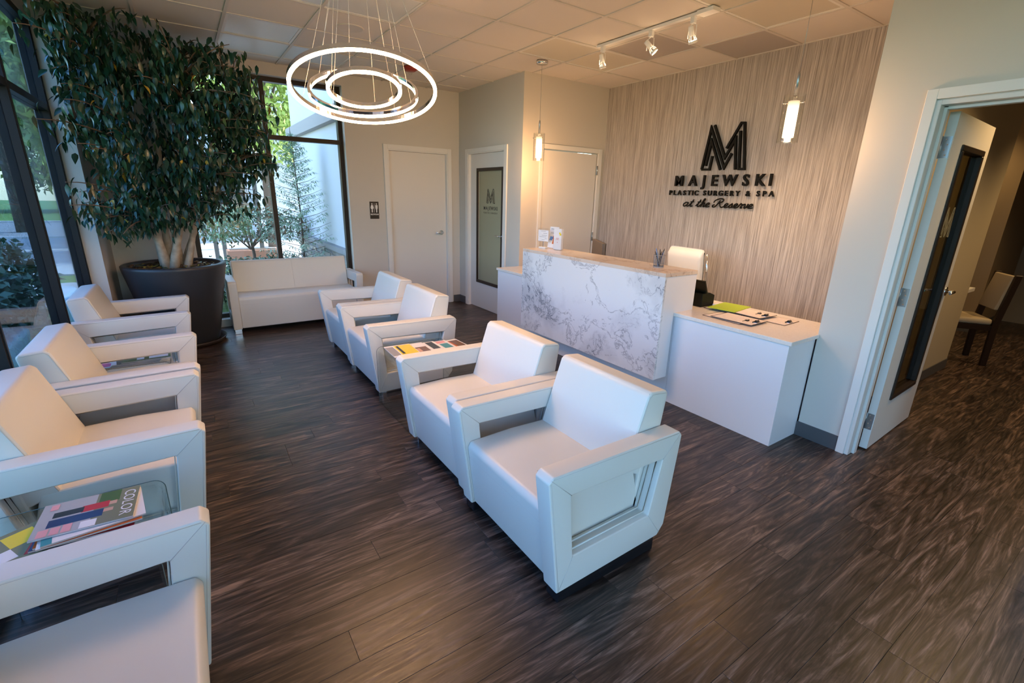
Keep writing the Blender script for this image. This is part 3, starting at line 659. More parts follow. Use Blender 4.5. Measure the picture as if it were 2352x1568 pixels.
# ------------------------------------------------------------------ club chairs
def frame_arm(bm, D, y0, y1, sgn):
    """hollow rectangular arm loop: outer and hole outlines, bevelled"""
    o_ = [(.072, .058), (.0, .60), (.022, .622), (D-.022, .612), (D, .588), (D-.045, .125), (D-.085, .075)]
    h_ = [(.148, .215), (.118, .512), (D-.118, .497), (D-.172, .222)]
    A = [bm.verts.new((x, y0, z)) for x, z in o_]; B = [bm.verts.new((x, y1, z)) for x, z in o_]
    HA = [bm.verts.new((x, y0, z)) for x, z in h_]; HB = [bm.verts.new((x, y1, z)) for x, z in h_]
    n = len(o_); fs = []
    for i in range(n): fs.append(bm.faces.new((A[i], B[i], B[(i+1) % n], A[(i+1) % n])))
    for i in range(4): fs.append(bm.faces.new((HA[i], HA[(i+1) % 4], HB[(i+1) % 4], HB[i])))
    for O_, H_ in ((A, HA), (B, HB)):
        fs.append(bm.faces.new((O_[0], H_[0], H_[1], O_[2], O_[1]))); fs.append(bm.faces.new((O_[2], H_[1], H_[2], O_[3])))
        fs.append(bm.faces.new((O_[3], H_[2], H_[3], O_[5], O_[4]))); fs.append(bm.faces.new((O_[5], H_[3], H_[0], O_[0], O_[6])))
    bmesh.ops.recalc_face_normals(bm, faces=fs)
    es = [e for e in bm.edges if len(e.link_faces) == 2 and e.calc_face_angle(0) > .12]
    bmesh.ops.bevel(bm, geom=es, offset=.009, segments=3, profile=.6, affect='EDGES')
def make_seat_unit(name, label, cat, Wd, D, foot='chrome', loc=(0, 0, 0), rz=0, group=None, cushions=1, aw=.092):
    t = thing(name, label, cat, loc, rz, group)
    for y0, y1 in ((0, aw), (Wd-aw, Wd)):
        bm = bmesh.new(); frame_arm(bm, D, y0, y1, 1); a = shade_auto(meshobj('arm', bm, 'leather', t), .5)
        bm = bmesh.new()
        yo = y0-.0004 if y0 == 0 else y1+.0004; yi = y1+.0004 if y0 == 0 else y0-.0004
        for yy in (yo, yi):
            for p, q in (((.012, .612), (.118, .512)), ((D-.012, .600), (D-.118, .497)), ((.085, .075), (.148, .215)), ((D-.075, .09), (D-.172, .222))):
                tube(bm, [(p[0], yy, p[1]), (q[0], yy, q[1])], .0011, 4)
            e = .009
            tube(bm, [(.022, yy, .613), (D-.022, yy, .603)], .0009, 4); tube(bm, [(.011, yy, .60), (.082, yy, .066)], .0009, 4)
        tag(meshobj('seam', bm, 'seam', a), kind='stuff')
        bm = bmesh.new()
        for ym in ((y0+y1)/2-.018, (y0+y1)/2+.018):
            hp_ = [(.153, ym, .224), (.126, ym, .505), (D-.126, ym, .490), (D-.178, ym, .231), (.153, ym, .224)]
            tube(bm, hp_, .0042, 6)
        tag(meshobj('hole_piping', bm, 'leather', a, True), kind='stuff')
        bm = bmesh.new(); abox(bm, .10, D-.12, y0+.012, y1-.012, .052, .085)
        abox(bm, .10, .135, y0+.006, y1-.006, 0, .055, .003, 1); abox(bm, D-.16, D-.125, y0+.006, y1-.006, 0, .055, .003, 1); abox(bm, .135, D-.16, y0+.010, y1-.010, 0, .006)
        if foot == 'gloss_black': bm.free(); bm = bmesh.new(); abox(bm, .085, D-.10, y0+.006, y1-.006, 0, .07, .004, 1)
        meshobj('foot', bm, foot, t)
    bm = bmesh.new(); prism(bm, [(.088, .066), (.058, .30), (.046, .405), (.062, .432), (.30, .440), (D-.20, .432), (D-.11, .12), (D-.13, .07)], 'y', aw+.001, Wd-aw-.001, .013, 3)
    s = shade_auto(meshobj('seat', bm, 'leather', t), .6)
    bm = bmesh.new(); tube(bm, [(.0535, aw+.004, .345), (.0535, Wd-aw-.004, .345)], .0009, 4); meshobj('seam', bm, 'seam', s)
    bm = bmesh.new(); b0 = D-.265
    prism(bm, [(b0, .425), (b0+.115, .775), (b0+.135, .792), (b0+.235, .782), (b0+.25, .765), (b0+.19, .35)], 'y', aw+.003, Wd-aw-.003, .014, 3)
    bk = shade_auto(meshobj('backrest', bm, 'leather', t), .6)
    bm = bmesh.new()
    for yy in (aw+.0025, Wd-aw-.0025): tube(bm, [(b0+.008, yy, .43), (b0+.123, yy, .765), (b0+.14, yy, .779), (b0+.232, yy, .769)], .0010, 4)
    tag(meshobj('seam', bm, 'seam', bk), kind='stuff')
    if cushions > 1: bm = bmesh.new(); tube(bm, [(b0-.001, Wd/2, .44), (b0+.113, Wd/2, .775)], .0009, 4); meshobj('seam', bm, 'seam', bk)
    bm = bmesh.new(); prism(bm, [(D-.20, .10), (D-.065, .10), (D-.035, .57), (D-.14, .57)], 'y', aw+.001, Wd-aw-.001, .01, 2); meshobj('back_frame', bm, 'leather', t)
    return t
CW, CD = .83, .775
proto = make_seat_unit('club_chair', 'white leather armchair nearest the camera in the middle row, right end', 'chair', CW, CD, 'gloss_black', (.965, 1.138, 0), 0, 'club chairs in the middle row'); proto.scale = (1, .95, 1)
c2 = make_seat_unit('club_chair', 'white leather armchair second from the right end of the middle row, beside the glass table', 'chair', CW, CD, 'chrome', (.985, 1.935, 0), 0, 'club chairs in the middle row'); c2.scale = (1, .965, 1)
def chair(x, y, rz, s, label, group):
    c = copy_tree(c2); c.location = (x, y, 0); c.rotation_euler = (0, 0, rz); c.scale = (1, s, 1); c['label'] = label; c['group'] = group; return c
mr = 'club chairs in the middle row'; lr = 'club chairs along the left window'
chair(1.035, 3.475, 0, 1.005, 'white leather armchair just beyond the middle glass table', mr)
chair(1.045, 4.315, 0, .985, 'white leather armchair farthest back in the middle row, in front of the restroom door', mr)
# left row faces +x: rotate by pi, y runs backwards
chair(-.070, 1.635, PI, 1.0, 'white leather armchair cut off in the lower left corner', lr)
chair(-.055, 3.085, PI, 1.01, 'white leather armchair beyond the near magazine table on the left', lr)
chair(-.045, 3.955, PI, 1.0, 'white leather armchair in the left row just before the second magazine table', lr)
chair(-.065, 5.440, PI, 1.0, 'white leather armchair at the far end of the left row beside the planter', lr)
# sofa, faces -y: local x -> +y, local y -> -x
sf = make_seat_unit('sofa', 'white leather two seat sofa under the far window', 'sofa', 1.49, .775, 'chrome', (1.785, 5.975, 0), PI/2, None, 2, .085); sf.scale = (.765, 1, 1)
for ch in sf.children: pass

# ------------------------------------------------------------------ glass side tables and magazines
def bent_table(label, x0, x1, y0, y1, h, grp='bent glass side tables'):
    t = thing('glass_table', label, 'table', (x0, y0, 0), 0, grp)
    D = x1-x0; Wy = y1-y0; th = .010; r = .04; prof = []
    def arc(cx_, cz_, a0, a1, rad, n=6): return [(cx_+rad*math.cos(a0+(a1-a0)*k/n), cz_+rad*math.sin(a0+(a1-a0)*k/n)) for k in range(n+1)]
    outer = [(0, 0)] + arc(r, h-r, PI, PI/2, r) + arc(D-r, h-r, PI/2, 0, r) + [(D, 0)]
    inner = [(D-th, 0)] + arc(D-r, h-r, 0, PI/2, r-th) + arc(r, h-r, PI/2, PI, r-th) + [(th, 0)]
    bm = bmesh.new(); prism(bm, outer+inner, 'y', 0, Wy)
    o = meshobj('bent_glass', bm, 'table_glass', t)
    bm = bmesh.new()
    for yy in (0, Wy): tube(bm, [(p[0], yy, p[1]) for p in outer], .0016, 4)
    meshobj('polished_edge', bm, 'glass_edge', t); return t
mat('glass_edge', (.16, .22, .20), .15)
bent_table('clear bent glass side table between the two pairs of middle chairs', 1.09, 1.66, 2.80, 3.435, .46)
bent_table('clear bent glass side table between the two nearest left chairs', -.74, -.225, 1.68, 2.20, .45)
bent_table('clear bent glass side table between the third and fourth left chairs', -.74, -.225, 3.965, 4.56, .42)
def magazine(c, rz, z, w, h, label, patches, th=.006, base='m_white', group='magazines'):
    t = thing('magazine', label, 'magazine', (c[0], c[1], z), rz, group)
    box('pages', 'm_white', -w/2, w/2, -h/2, h/2, .0006, th-.0006, t); cv = box('cover', base, -w/2-.001, w/2, -h/2, h/2, th-.0006, th, t); box('cover', 'm_silver', -w/2-.001, w/2, -h/2, h/2, 0, .0006, t)
    bym = {}
    for (x0, x1, y0, y1, m) in patches: bym.setdefault(m, []).append((x0, x1, y0, y1))
    k = 0
    for m, rs_ in bym.items():
        bm = bmesh.new()
        for q in rs_:
            k += 1; zz = th+.00015+.00006*k; x0, x1, y0, y1 = [(-w/2+q[0]*w), (-w/2+q[1]*w), (-h/2+q[2]*h), (-h/2+q[3]*h)]
            bm.faces.new([bm.verts.new(p) for p in ((x0, y0, zz), (x1, y0, zz), (x1, y1, zz), (x0, y1, zz))])
        tag(meshobj('cover_print', bm, m, cv), kind='stuff')
    return t
# near left table: spread of magazines, local y = up the cover, cover turned so its top points to +x
zt = .4506
for k in range(5): magazine((-.44+.006*k, 1.99+.008*(k % 3), 0), -PI/2+.06*(k-2), zt+.0064*k, .205, .275, ['lowest magazine of the near left stack', 'second lowest magazine of the near left stack', 'middle magazine of the near left stack with orange strip', 'white edged magazine fourth up in the near left stack', 'magazine just under the couple cover on the near left table'][k], [(0, 1, 0, .1, ['m_red', 'm_navy', 'm_orange', 'm_white', 'm_teal'][k])], .006, ['m_navy', 'm_red', 'm_silver', 'm_orange', 'm_white'][k], 'stacked magazines on the near left table')
tm_ = magazine((-.435, 2.02), -PI/2-.05, zt+.0325, .21, .275, 'grey cover magazine showing a person in red jacket beside one in dark suit', [(0, 1, .55, 1, 'm_olive'), (.0, .35, .58, .80, 'm_green'), (.30, .50, .42, .70, 'm_red'), (.32, .48, .14, .44, 'm_black'), (.53, .75, .12, .66, 'm_navy'), (.34, .45, .70, .78, 'm_skin'), (.55, .65, .66, .76, 'm_skin'), (.78, .98, .06, .16, 'm_pink'), (.78, .98, .18, .27, 'm_pink'), (.76, .98, .29, .38, 'm_pink'), (.05, .22, .08, .16, 'm_pink'), (.80, 1, .46, .62, 'm_white')], .006, 'm_silver', 'magazines')
letters('COLOR', (-.085, .095, .0068), .17, .034, .0003, 'm_white', tm_, 'z', 0)
magazine((-.63, 1.96), -PI/2+.5, zt, .21, .275, 'garden magazine with yellow and green picture cover on the near left table', [(0, 1, 0, .4, 'm_green'), (.1, .5, .5, .8, 'm_yellow'), (.5, .8, .3, .5, 'm_white'), (.3, .6, .1, .25, 'm_yellow')], .006, 'm_olive')
# far left table
for k in range(4): magazine((-.42, 4.085-.004*k, 0), -PI/2+.05*(k-1), .4206+.0064*k, .205, .275, ['lowest magazine of the far left stack', 'second magazine up in the far left stack', 'third magazine up in the far left stack', 'magazine right under the green cover of the far left stack'][k], [(0, 1, 0, .1, 'm_white')], .006, ['m_black', 'm_grey', 'm_white', 'm_black'][k], 'stacked magazines on the far left table')
magazine((-.36, 4.075), -PI/2+.03, .4206+.0260, .205, .275, 'green covered magazine with flowers on top of the far left stack', [(.1, .6, .0, .25, 'm_white'), (.1, .4, .1, .3, 'm_pink'), (.5, .9, .3, .45, 'm_white'), (.2, .5, .7, .9, 'm_white'), (.6, .9, .55, .95, 'm_white'), (.3, .4, .5, .6, 'm_pink')], .006, 'm_green')
magazine((-.60, 4.09), -PI/2-.05, .4206, .20, .27, 'pink and white magazine at the window side of the far left table', [(.1, .5, .1, .6, 'm_pink'), (.5, .9, .3, .8, 'm_magenta'), (.2, .7, .7, .85, 'm_red')], .006, 'm_white')
# middle table: fanned row
zt = .4606
pat = [('white magazine with yellow block print at the aisle end of the middle table', [(.0, .3, .1, .9, 'm_grey'), (.34, .98, .1, .95, 'm_yellow'), (.4, .5, .2, .9, 'm_black')], 'm_white'),
       ('magazine with large magenta letter on the middle table', [(.02, .30, .62, .95, 'm_blue'), (.2, .95, .1, .6, 'm_brown'), (.35, .65, .2, .5, 'm_skin')], 'm_white'),
       ('white magazine with dark lettering third along the middle table', [(.1, .3, .1, .9, 'm_yellow'), (.35, .5, .2, .9, 'm_brown'), (.6, .9, .3, .95, 'm_black')], 'm_white'),
       ('pink titled magazine fourth along the middle table', [(.1, .9, .75, .95, 'm_pink'), (.1, .5, .1, .5, 'm_magenta'), (.55, .9, .2, .7, 'm_teal')], 'm_white'),
       ('orange and brown magazine at the wall side of the middle table', [(.1, .6, .3, .9, 'm_orange'), (.6, .95, .1, .9, 'm_brown'), (.2, .5, .1, .25, 'm_white')], 'm_white')]
for k, (lb, pt, bs) in enumerate(pat):
    mg = magazine((1.205+.105*k, 3.185, 0), .02*(k-2), zt+.0072*(4-k)*0+.0063*(4-k), .20, .27, lb, pt, .006, bs, 'magazines fanned on the middle table')
    if k == 1: letters('P', (-.045, .055, .0068), .055, .062, .0003, 'm_magenta', mg, 'z', .003)

# ------------------------------------------------------------------ planter and ficus
PX, PY = -.14, 6.0
pt = thing('planter', 'tall tapered dark grey planter beside the sofa', 'planter', (PX, PY, .02))
bm = bmesh.new(); lathe(bm, [(.001, .0), (.285, 0), (.295, .015), (.452, .80), (.455, .825), (.445, .832), (.405, .832), (.398, .82), (.390, .74), (.001, .735)], 56); meshobj('shell', bm, 'pot', pt)
sc = bmesh.new(); lathe(sc, [(.001, 0), (.335, 0), (.362, .05), (.355, .052), (.330, .018), (.001, .018)], 48); so_ = meshobj('saucer', sc, 'saucer'); so_.location = (PX, PY, 0); tag(so_, 'round dark saucer on the floor under the planter', 'saucer')
soil = bmesh.new()
R_ = lathe(soil, [(.001, .80), (.15, .795), (.28, .79), (.388, .785)], 40)
for v in soil.verts: v.co.z += .012*noise.noise(v.co*18)
meshobj('soil', soil, 'mulch', pt)
def leaf_mesh(L=.066, W=.030, fold=.25, droop=.18, n=4):
    bm = bmesh.new(); L_, Cc, R__ = [], [], []
    for i in range(n+1):
        t = i/n; wd = W*math.sin(PI*min(t**.8, 1))*(1-.25*t); z = -droop*L*t*t
        Cc.append(bm.verts.new((t*L, 0, z)))
        if 0 < i < n: L_.append(bm.verts.new((t*L, wd/1.0*.5*2*.5, z+fold*wd*.5))); R__.append(bm.verts.new((t*L, -wd*.5, z+fold*wd*.5)))
        else: L_.append(Cc[-1]); R__.append(Cc[-1])
    for i in range(n):
        for s in (L_, R__):
            q = [Cc[i], Cc[i+1], s[i+1], s[i]]; q2 = []
            for v in q:
                if v not in q2: q2.append(v)
            if s is R__: q2 = q2[::-1]
            bm.faces.new(q2).smooth = True
    me = bpy.data.meshes.new('leaf'); bm.to_mesh(me); bm.free(); return me
# debris on soil
random.seed(5); db = bmesh.new()
lm0 = leaf_mesh(.05, .022)
def add_leaf(bm, src, mtx, mi=0):
    vs = [bm.verts.new(mtx @ v.co) for v in src.vertices]
    for p in src.polygons:
        f = bm.faces.new([vs[i] for i in p.vertices]); f.material_index = mi; f.smooth = True
for k in range(260):
    a = random.random()*2*PI; r = .37*math.sqrt(random.random())
    m_ = Matrix.Translation((r*math.cos(a), r*math.sin(a), .802+random.random()*.02)) @ Matrix.Rotation(random.random()*6.3, 4, 'Z') @ Matrix.Rotation(random.uniform(-.5, .5), 4, 'X')
    add_leaf(db, lm0, m_, random.choice([0, 1, 1, 2, 2, 2]))
tag(meshobj('fallen_leaves', db, ['leaf_light', 'leaf_yellow', 'leaf_brown'], pt), kind='stuff')

fi = thing('ficus_tree', 'large weeping fig tree with dense dark green crown in the planter', 'tree', (PX, PY, .82))
random.seed(21)
def incrown(p):   # world coordinates
    x, y, z = p
    if z > 2.93 or y > 6.40 or x < XL+.05 or (y > 5.58 and x < -.57): return False
    e = lambda c, r: sum(((a-b)/q)**2 for a, b, q in zip(p, c, r)) < 1
    return e((.12, 5.72, 2.22), (.88, .80, .86)) or e((-.42, 5.45, 2.05), (.55, .75, .98)) or e((-.62, 5.18, 2.12), (.30, .60, .95)) or e((.42, 5.85, 1.98), (.52, .60, .68)) or e((.10, 5.75, 1.72), (.78, .62, .50)) or e((-.15, 5.6, 2.65), (.75, .7, .5))
tr = bmesh.new(); stems = []
specs = [(-.07, .01, -.50, -.40, 2.5), (-.03, -.05, -.25, -.60, 2.75), (.0, .0, .02, -.15, 2.85), (.03, .03, .28, .02, 2.75), (.06, -.03, .65, -.20, 2.45), (-.05, .04, -.38, .15, 2.8), (.02, -.06, .34, -.60, 2.5), (.07, .02, .80, .05, 2.2)]
for bx_, by_, tx, ty, tz in specs:
    pts = []; ph = random.random()*6
    for k in range(13):
        t = k/12; e = t**1.05
        pts.append(Vector((PX+bx_*1.0+(tx-bx_)*e+.035*math.sin(ph+t*6), PY+by_+(ty-by_)*e+.03*math.cos(ph*2+t*5), .79+(tz-.79)*t)))
    rad = [(.034 if abs(tx) < .35 else .028)*(1-.80*k/12)+.004 for k in range(13)]
    rad[0] *= 1.35; rad[1] *= 1.15
    stems.append((pts, rad)); tube(tr, [p-Vector((PX, PY, .82)) for p in pts], rad, 10)
meshobj('trunk', tr, 'bark', fi)
tw_ = bmesh.new(); leaves = []; tries = 0
O = Vector((PX, PY, .82))
targets = []
while len(targets) < 350 and tries < 9000:
    tries += 1
    p = Vector((random.uniform(-.77, 1.02), random.uniform(4.6, 6.42), random.uniform(1.12, 2.92)))
    if incrown(p): 
        # favour the shell over the core
        c = Vector((.05, 5.7, 2.1)); 
        if (p-c).length < .35 and random.random() < .7: continue
        targets.append(p)
for p in targets:
    st_ = min(stems, key=lambda s: min((q-p).length for q in s[0][4:]))
    q = min(st_[0][3:], key=lambda q: (q-p).length + .8*max(0, q.z-p.z+.1))
    mid = q.lerp(p, .55)+Vector((0, 0, .10)); pts = [q.lerp(mid, t).lerp(mid.lerp(p, t), t) for t in [k/7 for k in range(8)]]
    tube(tw_, [a-O for a in pts], [.008*(1-.8*k/7)+.0012 for k in range(8)], 5)
    nl = 24
    for k in range(nl):
        t = .35+.70*k/nl; i = min(int(t*7), 6); base = pts[i].lerp(pts[i+1], t*7-i) if t < 1 else pts[-1]
        base = base + Vector((random.gauss(0, .045), random.gauss(0, .045), random.gauss(-.02, .05)))
        if not incrown(base) and random.random() < .75: continue
        if base.z > 2.93 or base.x < XL+.01 or base.y > 6.40 or (base.y > 5.58 and base.x < -.58): continue
        leaves.append(base)
tag(meshobj('twigs', tw_, 'twig', fi), kind='stuff')
lms = []
for mname in ('leaf_green', 'leaf_green', 'leaf_green', 'leaf_light', 'leaf_yellow'):
    me = leaf_mesh(random.uniform(.080, .098), random.uniform(.034, .044), random.uniform(.1, .5), random.uniform(.1, .5)); me.materials.append(M[mname]); lms.append(me)
camp = Vector((0, 0, CZ)); leaves.sort(key=lambda p: (p-camp).length)
bulk = bmesh.new()
for i, p in enumerate(leaves):
    az = random.random()*2*PI; pitch = random.uniform(.5, 1.45)
    R3 = Matrix.Rotation(az, 4, 'Z') @ Matrix.Rotation(pitch, 4, 'Y') @ Matrix.Rotation(random.uniform(-.7, .7), 4, 'X')
    k = random.choices(range(5), [30, 30, 28, 9, .8])[0]; s = random.uniform(.75, 1.15)
    mt_ = Matrix.Translation(p-O) @ R3 @ Matrix.Scale(s, 4)
    if i < 299:
        o = bpy.data.objects.new('leaf', lms[k]); C.objects.link(o); o.parent = fi; o.matrix_local = mt_
    else: add_leaf(bulk, lms[k], mt_, {0: 0, 1: 0, 2: 0, 3: 1, 4: 2}[k])
tag(meshobj('foliage', bulk, ['leaf_green', 'leaf_light', 'leaf_yellow'], fi), kind='stuff')
# one fallen leaf on the floor
o = bpy.data.objects.new('fallen_leaf', leaf_mesh(.055, .024, .1, .0)); o.data.materials.append(M['leaf_light']); C.objects.link(o); o.location = (.36, 5.02, .002); o.rotation_euler = (0, 0, -.3); tag(o, 'single green fallen leaf on the floor before the sofa', 'leaf')

# ------------------------------------------------------------------ lamps
RC = Vector((.975, 2.985, 2.165))
ch = thing('ring_chandelier', 'three tilted glowing rings hanging on thin wires', 'chandelier', (RC.x, RC.y, RC.z))
can = bmesh.new(); cyl(can, 0, 0, 2.935-RC.z, H-.006-RC.z, .15, 40); meshobj('canopy', can, 'chrome', ch)
def ring(c, nrm, R, w_, h_, wires, gh=.0075):
    n = Vector(nrm).normalized(); a = n.cross(Vector((0, 1, 0))).normalized(); b = n.cross(a)
    c = Vector(c)-RC; seg = 96
    def loops(prof, m, name):
        bm = bmesh.new(); rg = []
        for k in range(seg):
            t = 2*PI*k/seg; d = math.cos(t)*a + math.sin(t)*b; rg.append([bm.verts.new(c + d*r + n*z) for r, z in prof])
        m_ = len(prof)
        for k in range(seg):
            for i in range(m_): bm.faces.new((rg[k][i], rg[(k+1) % seg][i], rg[(k+1) % seg][(i+1) % m_], rg[k][(i+1) % m_]))
        bmesh.ops.recalc_face_normals(bm, faces=bm.faces); return meshobj(name, bm, m, ch)
    loops([(R-w_/2, 0), (R+w_/2, 0), (R+w_/2, h_), (R-w_/2, h_)], 'chrome', 'ring_body')
    loops([(R-w_/2+.001, -gh-.0005), (R+w_/2-.001, -gh-.0005), (R+w_/2-.001, -.0005), (R-w_/2+.001, -.0005)], 'ring_glow', 'ring_light')
    bm = bmesh.new()
    for t in wires:
        d = math.cos(t)*a + math.sin(t)*b; p = c + d*R + n*h_; q = Vector((d.x*.11, d.y*.11, 2.936-RC.z)); tube(bm, [p, q], .0011, 5)
    meshobj('suspension_wires', bm, 'wire', ch)
ring((.974, 2.976, 2.163), (.078, .298, 1), .40, .020, .024, [.75, 2.4, 3.9, 5.5])
ring((.979, 3.008, 2.169), (-.227, -.58, 1), .30, .016, .016, [.6, 2.2, 3.8, 5.3], .016)
ring((.975, 2.985, 2.169), (.055, .300, 1), .20, .020, .022, [.9, 2.5, 4.1, 5.6])

def pendant(x, y, label):
    t = thing('pendant_light', label, 'lamp', (x, y, 0), 0, 'glass pendant lamps')
    bm = bmesh.new(); R0 = lathe(bm, [(.001, H-.034), (.058, H-.034), (.062, H-.028), (.062, H-.006), (.001, H-.006)], 32); meshobj('canopy', bm, 'chrome', t)
    bm = bmesh.new(); tube(bm, [(0, 0, H-.03), (0, 0, 2.39)], .0016, 6); meshobj('cable', bm, 'brushed', t)
    bm = bmesh.new(); tube(bm, [(0, 0, 2.395), (0, 0, 2.38), (0, 0, 2.265)], [.004, .009, .011], 14); meshobj('stem', bm, 'brushed', t)
    z0, z1 = 1.985, 2.265
    bm = bmesh.new(); lathe(bm, [(.062, z0), (.062, z1), (.059, z1), (.059, z0), (.062, z0)], 40); meshobj('outer_glass', bm, 'clear_glass', t)
    bm = bmesh.new(); lathe(bm, [(.033, z0+.03), (.033, z1-.035), (.001, z1-.034)], 28); meshobj('inner_shade', bm, 'shade_glow', t)
    bm = bmesh.new(); lathe(bm, [(.033, z0), (.033, z0+.03), (.001, z0+.03)], 28); meshobj('clear_end', bm, 'clear_glass', t)
    bm = bmesh.new()
    for k in range(3): a = 2*PI*k/3+.4; tube(bm, [(.034*math.cos(a), .034*math.sin(a), z1-.05), (.068*math.cos(a), .068*math.sin(a), z1-.05)], .002, 6); tube(bm, [(.062*math.cos(a), .062*math.sin(a), z1-.05), (.07*math.cos(a), .07*math.sin(a), z1-.05)], .0045, 8)
    meshobj('spider', bm, 'chrome', t)
    l = bpy.data.lights.new('pendant_bulb', 'POINT'); l.energy = PEND; l.color = (1, .53, .23); l.shadow_soft_size = .05
    lo = bpy.data.objects.new('pendant_bulb', l); C.objects.link(lo); lo.parent = t; lo.location = (0, 0, 1.95)
    return t
PEND = 22
def shade_nodes():
    m = bpy.data.materials.new('shade_glow'); m.use_nodes = True; t = m.node_tree; t.nodes.clear()
    tc = N(t, 'ShaderNodeTexCoord'); sp_ = N(t, 'ShaderNodeSeparateXYZ'); t.links.new(tc.outputs['Object'], sp_.inputs[0])
    mr_ = N(t, 'ShaderNodeMapRange'); mr_.inputs[1].default_value = 2.24; mr_.inputs[2].default_value = 2.12; mr_.inputs[3].default_value = .45; mr_.inputs[4].default_value = 7; t.links.new(sp_.outputs[2], mr_.inputs[0])
    e = N(t, 'ShaderNodeEmission'); e.inputs[0].default_value = (1, .66, .38, 1); t.links.new(mr_.outputs[0], e.inputs[1])
    o = N(t, 'ShaderNodeOutputMaterial'); t.links.new(e.outputs[0], o.inputs[0]); M['shade_glow'] = m
shade_nodes()
pendant(3.337, 4.43, 'glass cylinder pendant lamp over the left end of the counter')
pendant(3.33, 1.74, 'glass cylinder pendant lamp over the right end of the desk, nearer the camera')

tk = thing('track_light', 'white ceiling track with power box at its right end', 'track light', (3.42, 3.08, H))
box('rail', 'white_plastic', -.018, .018, -.50, .61, -.026, -.006, tk, .002); box('power_box', 'white_plastic', -.035, .05, -.61, -.47, -.034, -.006, tk, .003)
def spot(y, rx, label):
    t = thing('spot_head', label, 'spotlight', (3.42, y, H-.027), 0, 'spotlights on the ceiling track')
    box('adapter', 'white_plastic', -.015, .015, -.018, .018, -.045, 0, t, .002)
    bm = bmesh.new(); tube(bm, [(0, .0, -.045), (0, .034, -.06), (0, .036, -.14)], .003, 6); tube(bm, [(0, 0, -.045), (0, -.034, -.06), (0, -.036, -.14)], .003, 6); meshobj('yoke', bm, 'white_plastic', t)
    h = bpy.data.objects.new('lamp_head', None); C.objects.link(h); h.parent = t; h.location = (0, 0, -.115); h.rotation_euler = rx
    bm = bmesh.new(); lathe(bm, [(.001, .055), (.018, .055), (.020, .045), (.020, -.005), (.018, -.012)], 24); meshobj('lamp_housing', bm, 'white_plastic', h)
    bm = bmesh.new()
    for k in range(6): a = 2*PI*k/6; tube(bm, [(.019*math.cos(a), .019*math.sin(a), -.01), (.031*math.cos(a), .031*math.sin(a), -.045)], .0025, 5)
    lathe(bm, [(.028, -.045), (.034, -.045), (.034, -.062), (.030, -.062), (.028, -.045)], 28); meshobj('lamp_cage', bm, 'white_plastic', h)
    bm = bmesh.new(); R0 = lathe(bm, [(.001, -.056), (.028, -.056)], 24); meshobj('lamp_lens', bm, 'spot_glow', h)
    l = bpy.data.lights.new('spot_beam', 'SPOT'); l.energy = SPOTW; l.color = (1, .65, .37); l.spot_size = 1.25; l.spot_blend = 1; l.shadow_soft_size = .03
    lo = bpy.data.objects.new('spot_beam', l); C.objects.link(lo); lo.parent = h; lo.location = (0, 0, -.075)
    return t
SPOTW = 90
spot(3.62, (0, -.30, 0), 'white track spotlight at the left end of the ceiling track')
spot(3.06, (-.55, -.55, 0), 'white track spotlight tilted outward in the middle of the ceiling track')
spot(2.657, (0, -.45, 0), 'white track spotlight at the right end of the ceiling track')
# red fire alarm / detector on the ceiling
al = thing('fire_strobe', 'red round fire strobe on the ceiling behind the ring chandelier', 'alarm', (2.354, 5.583, H))
bm = bmesh.new(); lathe(bm, [(.001, -.05), (.055, -.048), (.078, -.03), (.082, -.006), (.001, -.006)], 32); meshobj('housing', bm, 'red_plastic', al)
bm = bmesh.new(); lathe(bm, [(.001, -.082), (.018, -.078), (.024, -.05)], 20); meshobj('lens', bm, 'clear_glass', al)

# ------------------------------------------------------------------ hall beyond the open door
hc = thing('dining_chair', 'dark wood chair with beige seat and back in the room beyond the open door', 'chair', (7.03, 1.18, 0), math.atan2(.83, -.55)-PI/2)
def hb(n, m, *b, bev=.004): return box(n, m, *b, hc, bev)
for s in (-1, 1):
    bm = bmesh.new(); x = s*.19; prism(bm, [(-.03, 0), (.02, 0), (.03, .45), (-.03, .97), (-.08, .97), (-.025, .45)], 'x', x-.02, x+.02, .003, 1); meshobj('leg', bm, 'dark_wood', hc)
    bm = bmesh.new(); prism(bm, [(.40, 0), (.435, 0), (.44, .43), (.39, .43)], 'x', x-.02, x+.02, .003, 1); meshobj('leg', bm, 'dark_wood', hc)
hb('seat_frame', 'dark_wood', -.20, .20, .0, .44, .38, .44)
bm = bmesh.new(); abox(bm, -.205, .205, .03, .455, .44, .505, .028, 3); meshobj('seat', bm, 'beige_cloth', hc, True)
bm = bmesh.new(); prism(bm, [(.005, .60), (.04, .60), (-.02, .96), (-.058, .96)], 'x', -.17, .17, .01, 2); meshobj('backrest', bm, 'beige_cloth', hc, True)
tb = thing('hall_table', 'small white corner of a table in the room beyond the open door', 'table', (6.62, 1.75, 0))
box('table_top', 'white_plastic', -.18, .45, -.40, .5, .74, .78, tb, .004)
for x, y in ((-.12, .42), (.38, .42), (.38, -.3)): box('leg', 'dark_wood', x-.02, x+.02, y-.02, y+.02, 0, .74, tb)
def area(name, loc, rot, sx, sy_, e, col):
    l = bpy.data.lights.new(name, 'AREA'); l.shape = 'RECTANGLE'; l.size = sx; l.size_y = sy_; l.energy = e; l.color = col
    o = bpy.data.objects.new(name, l); C.objects.link(o); o.location = loc; o.rotation_euler = rot; return o
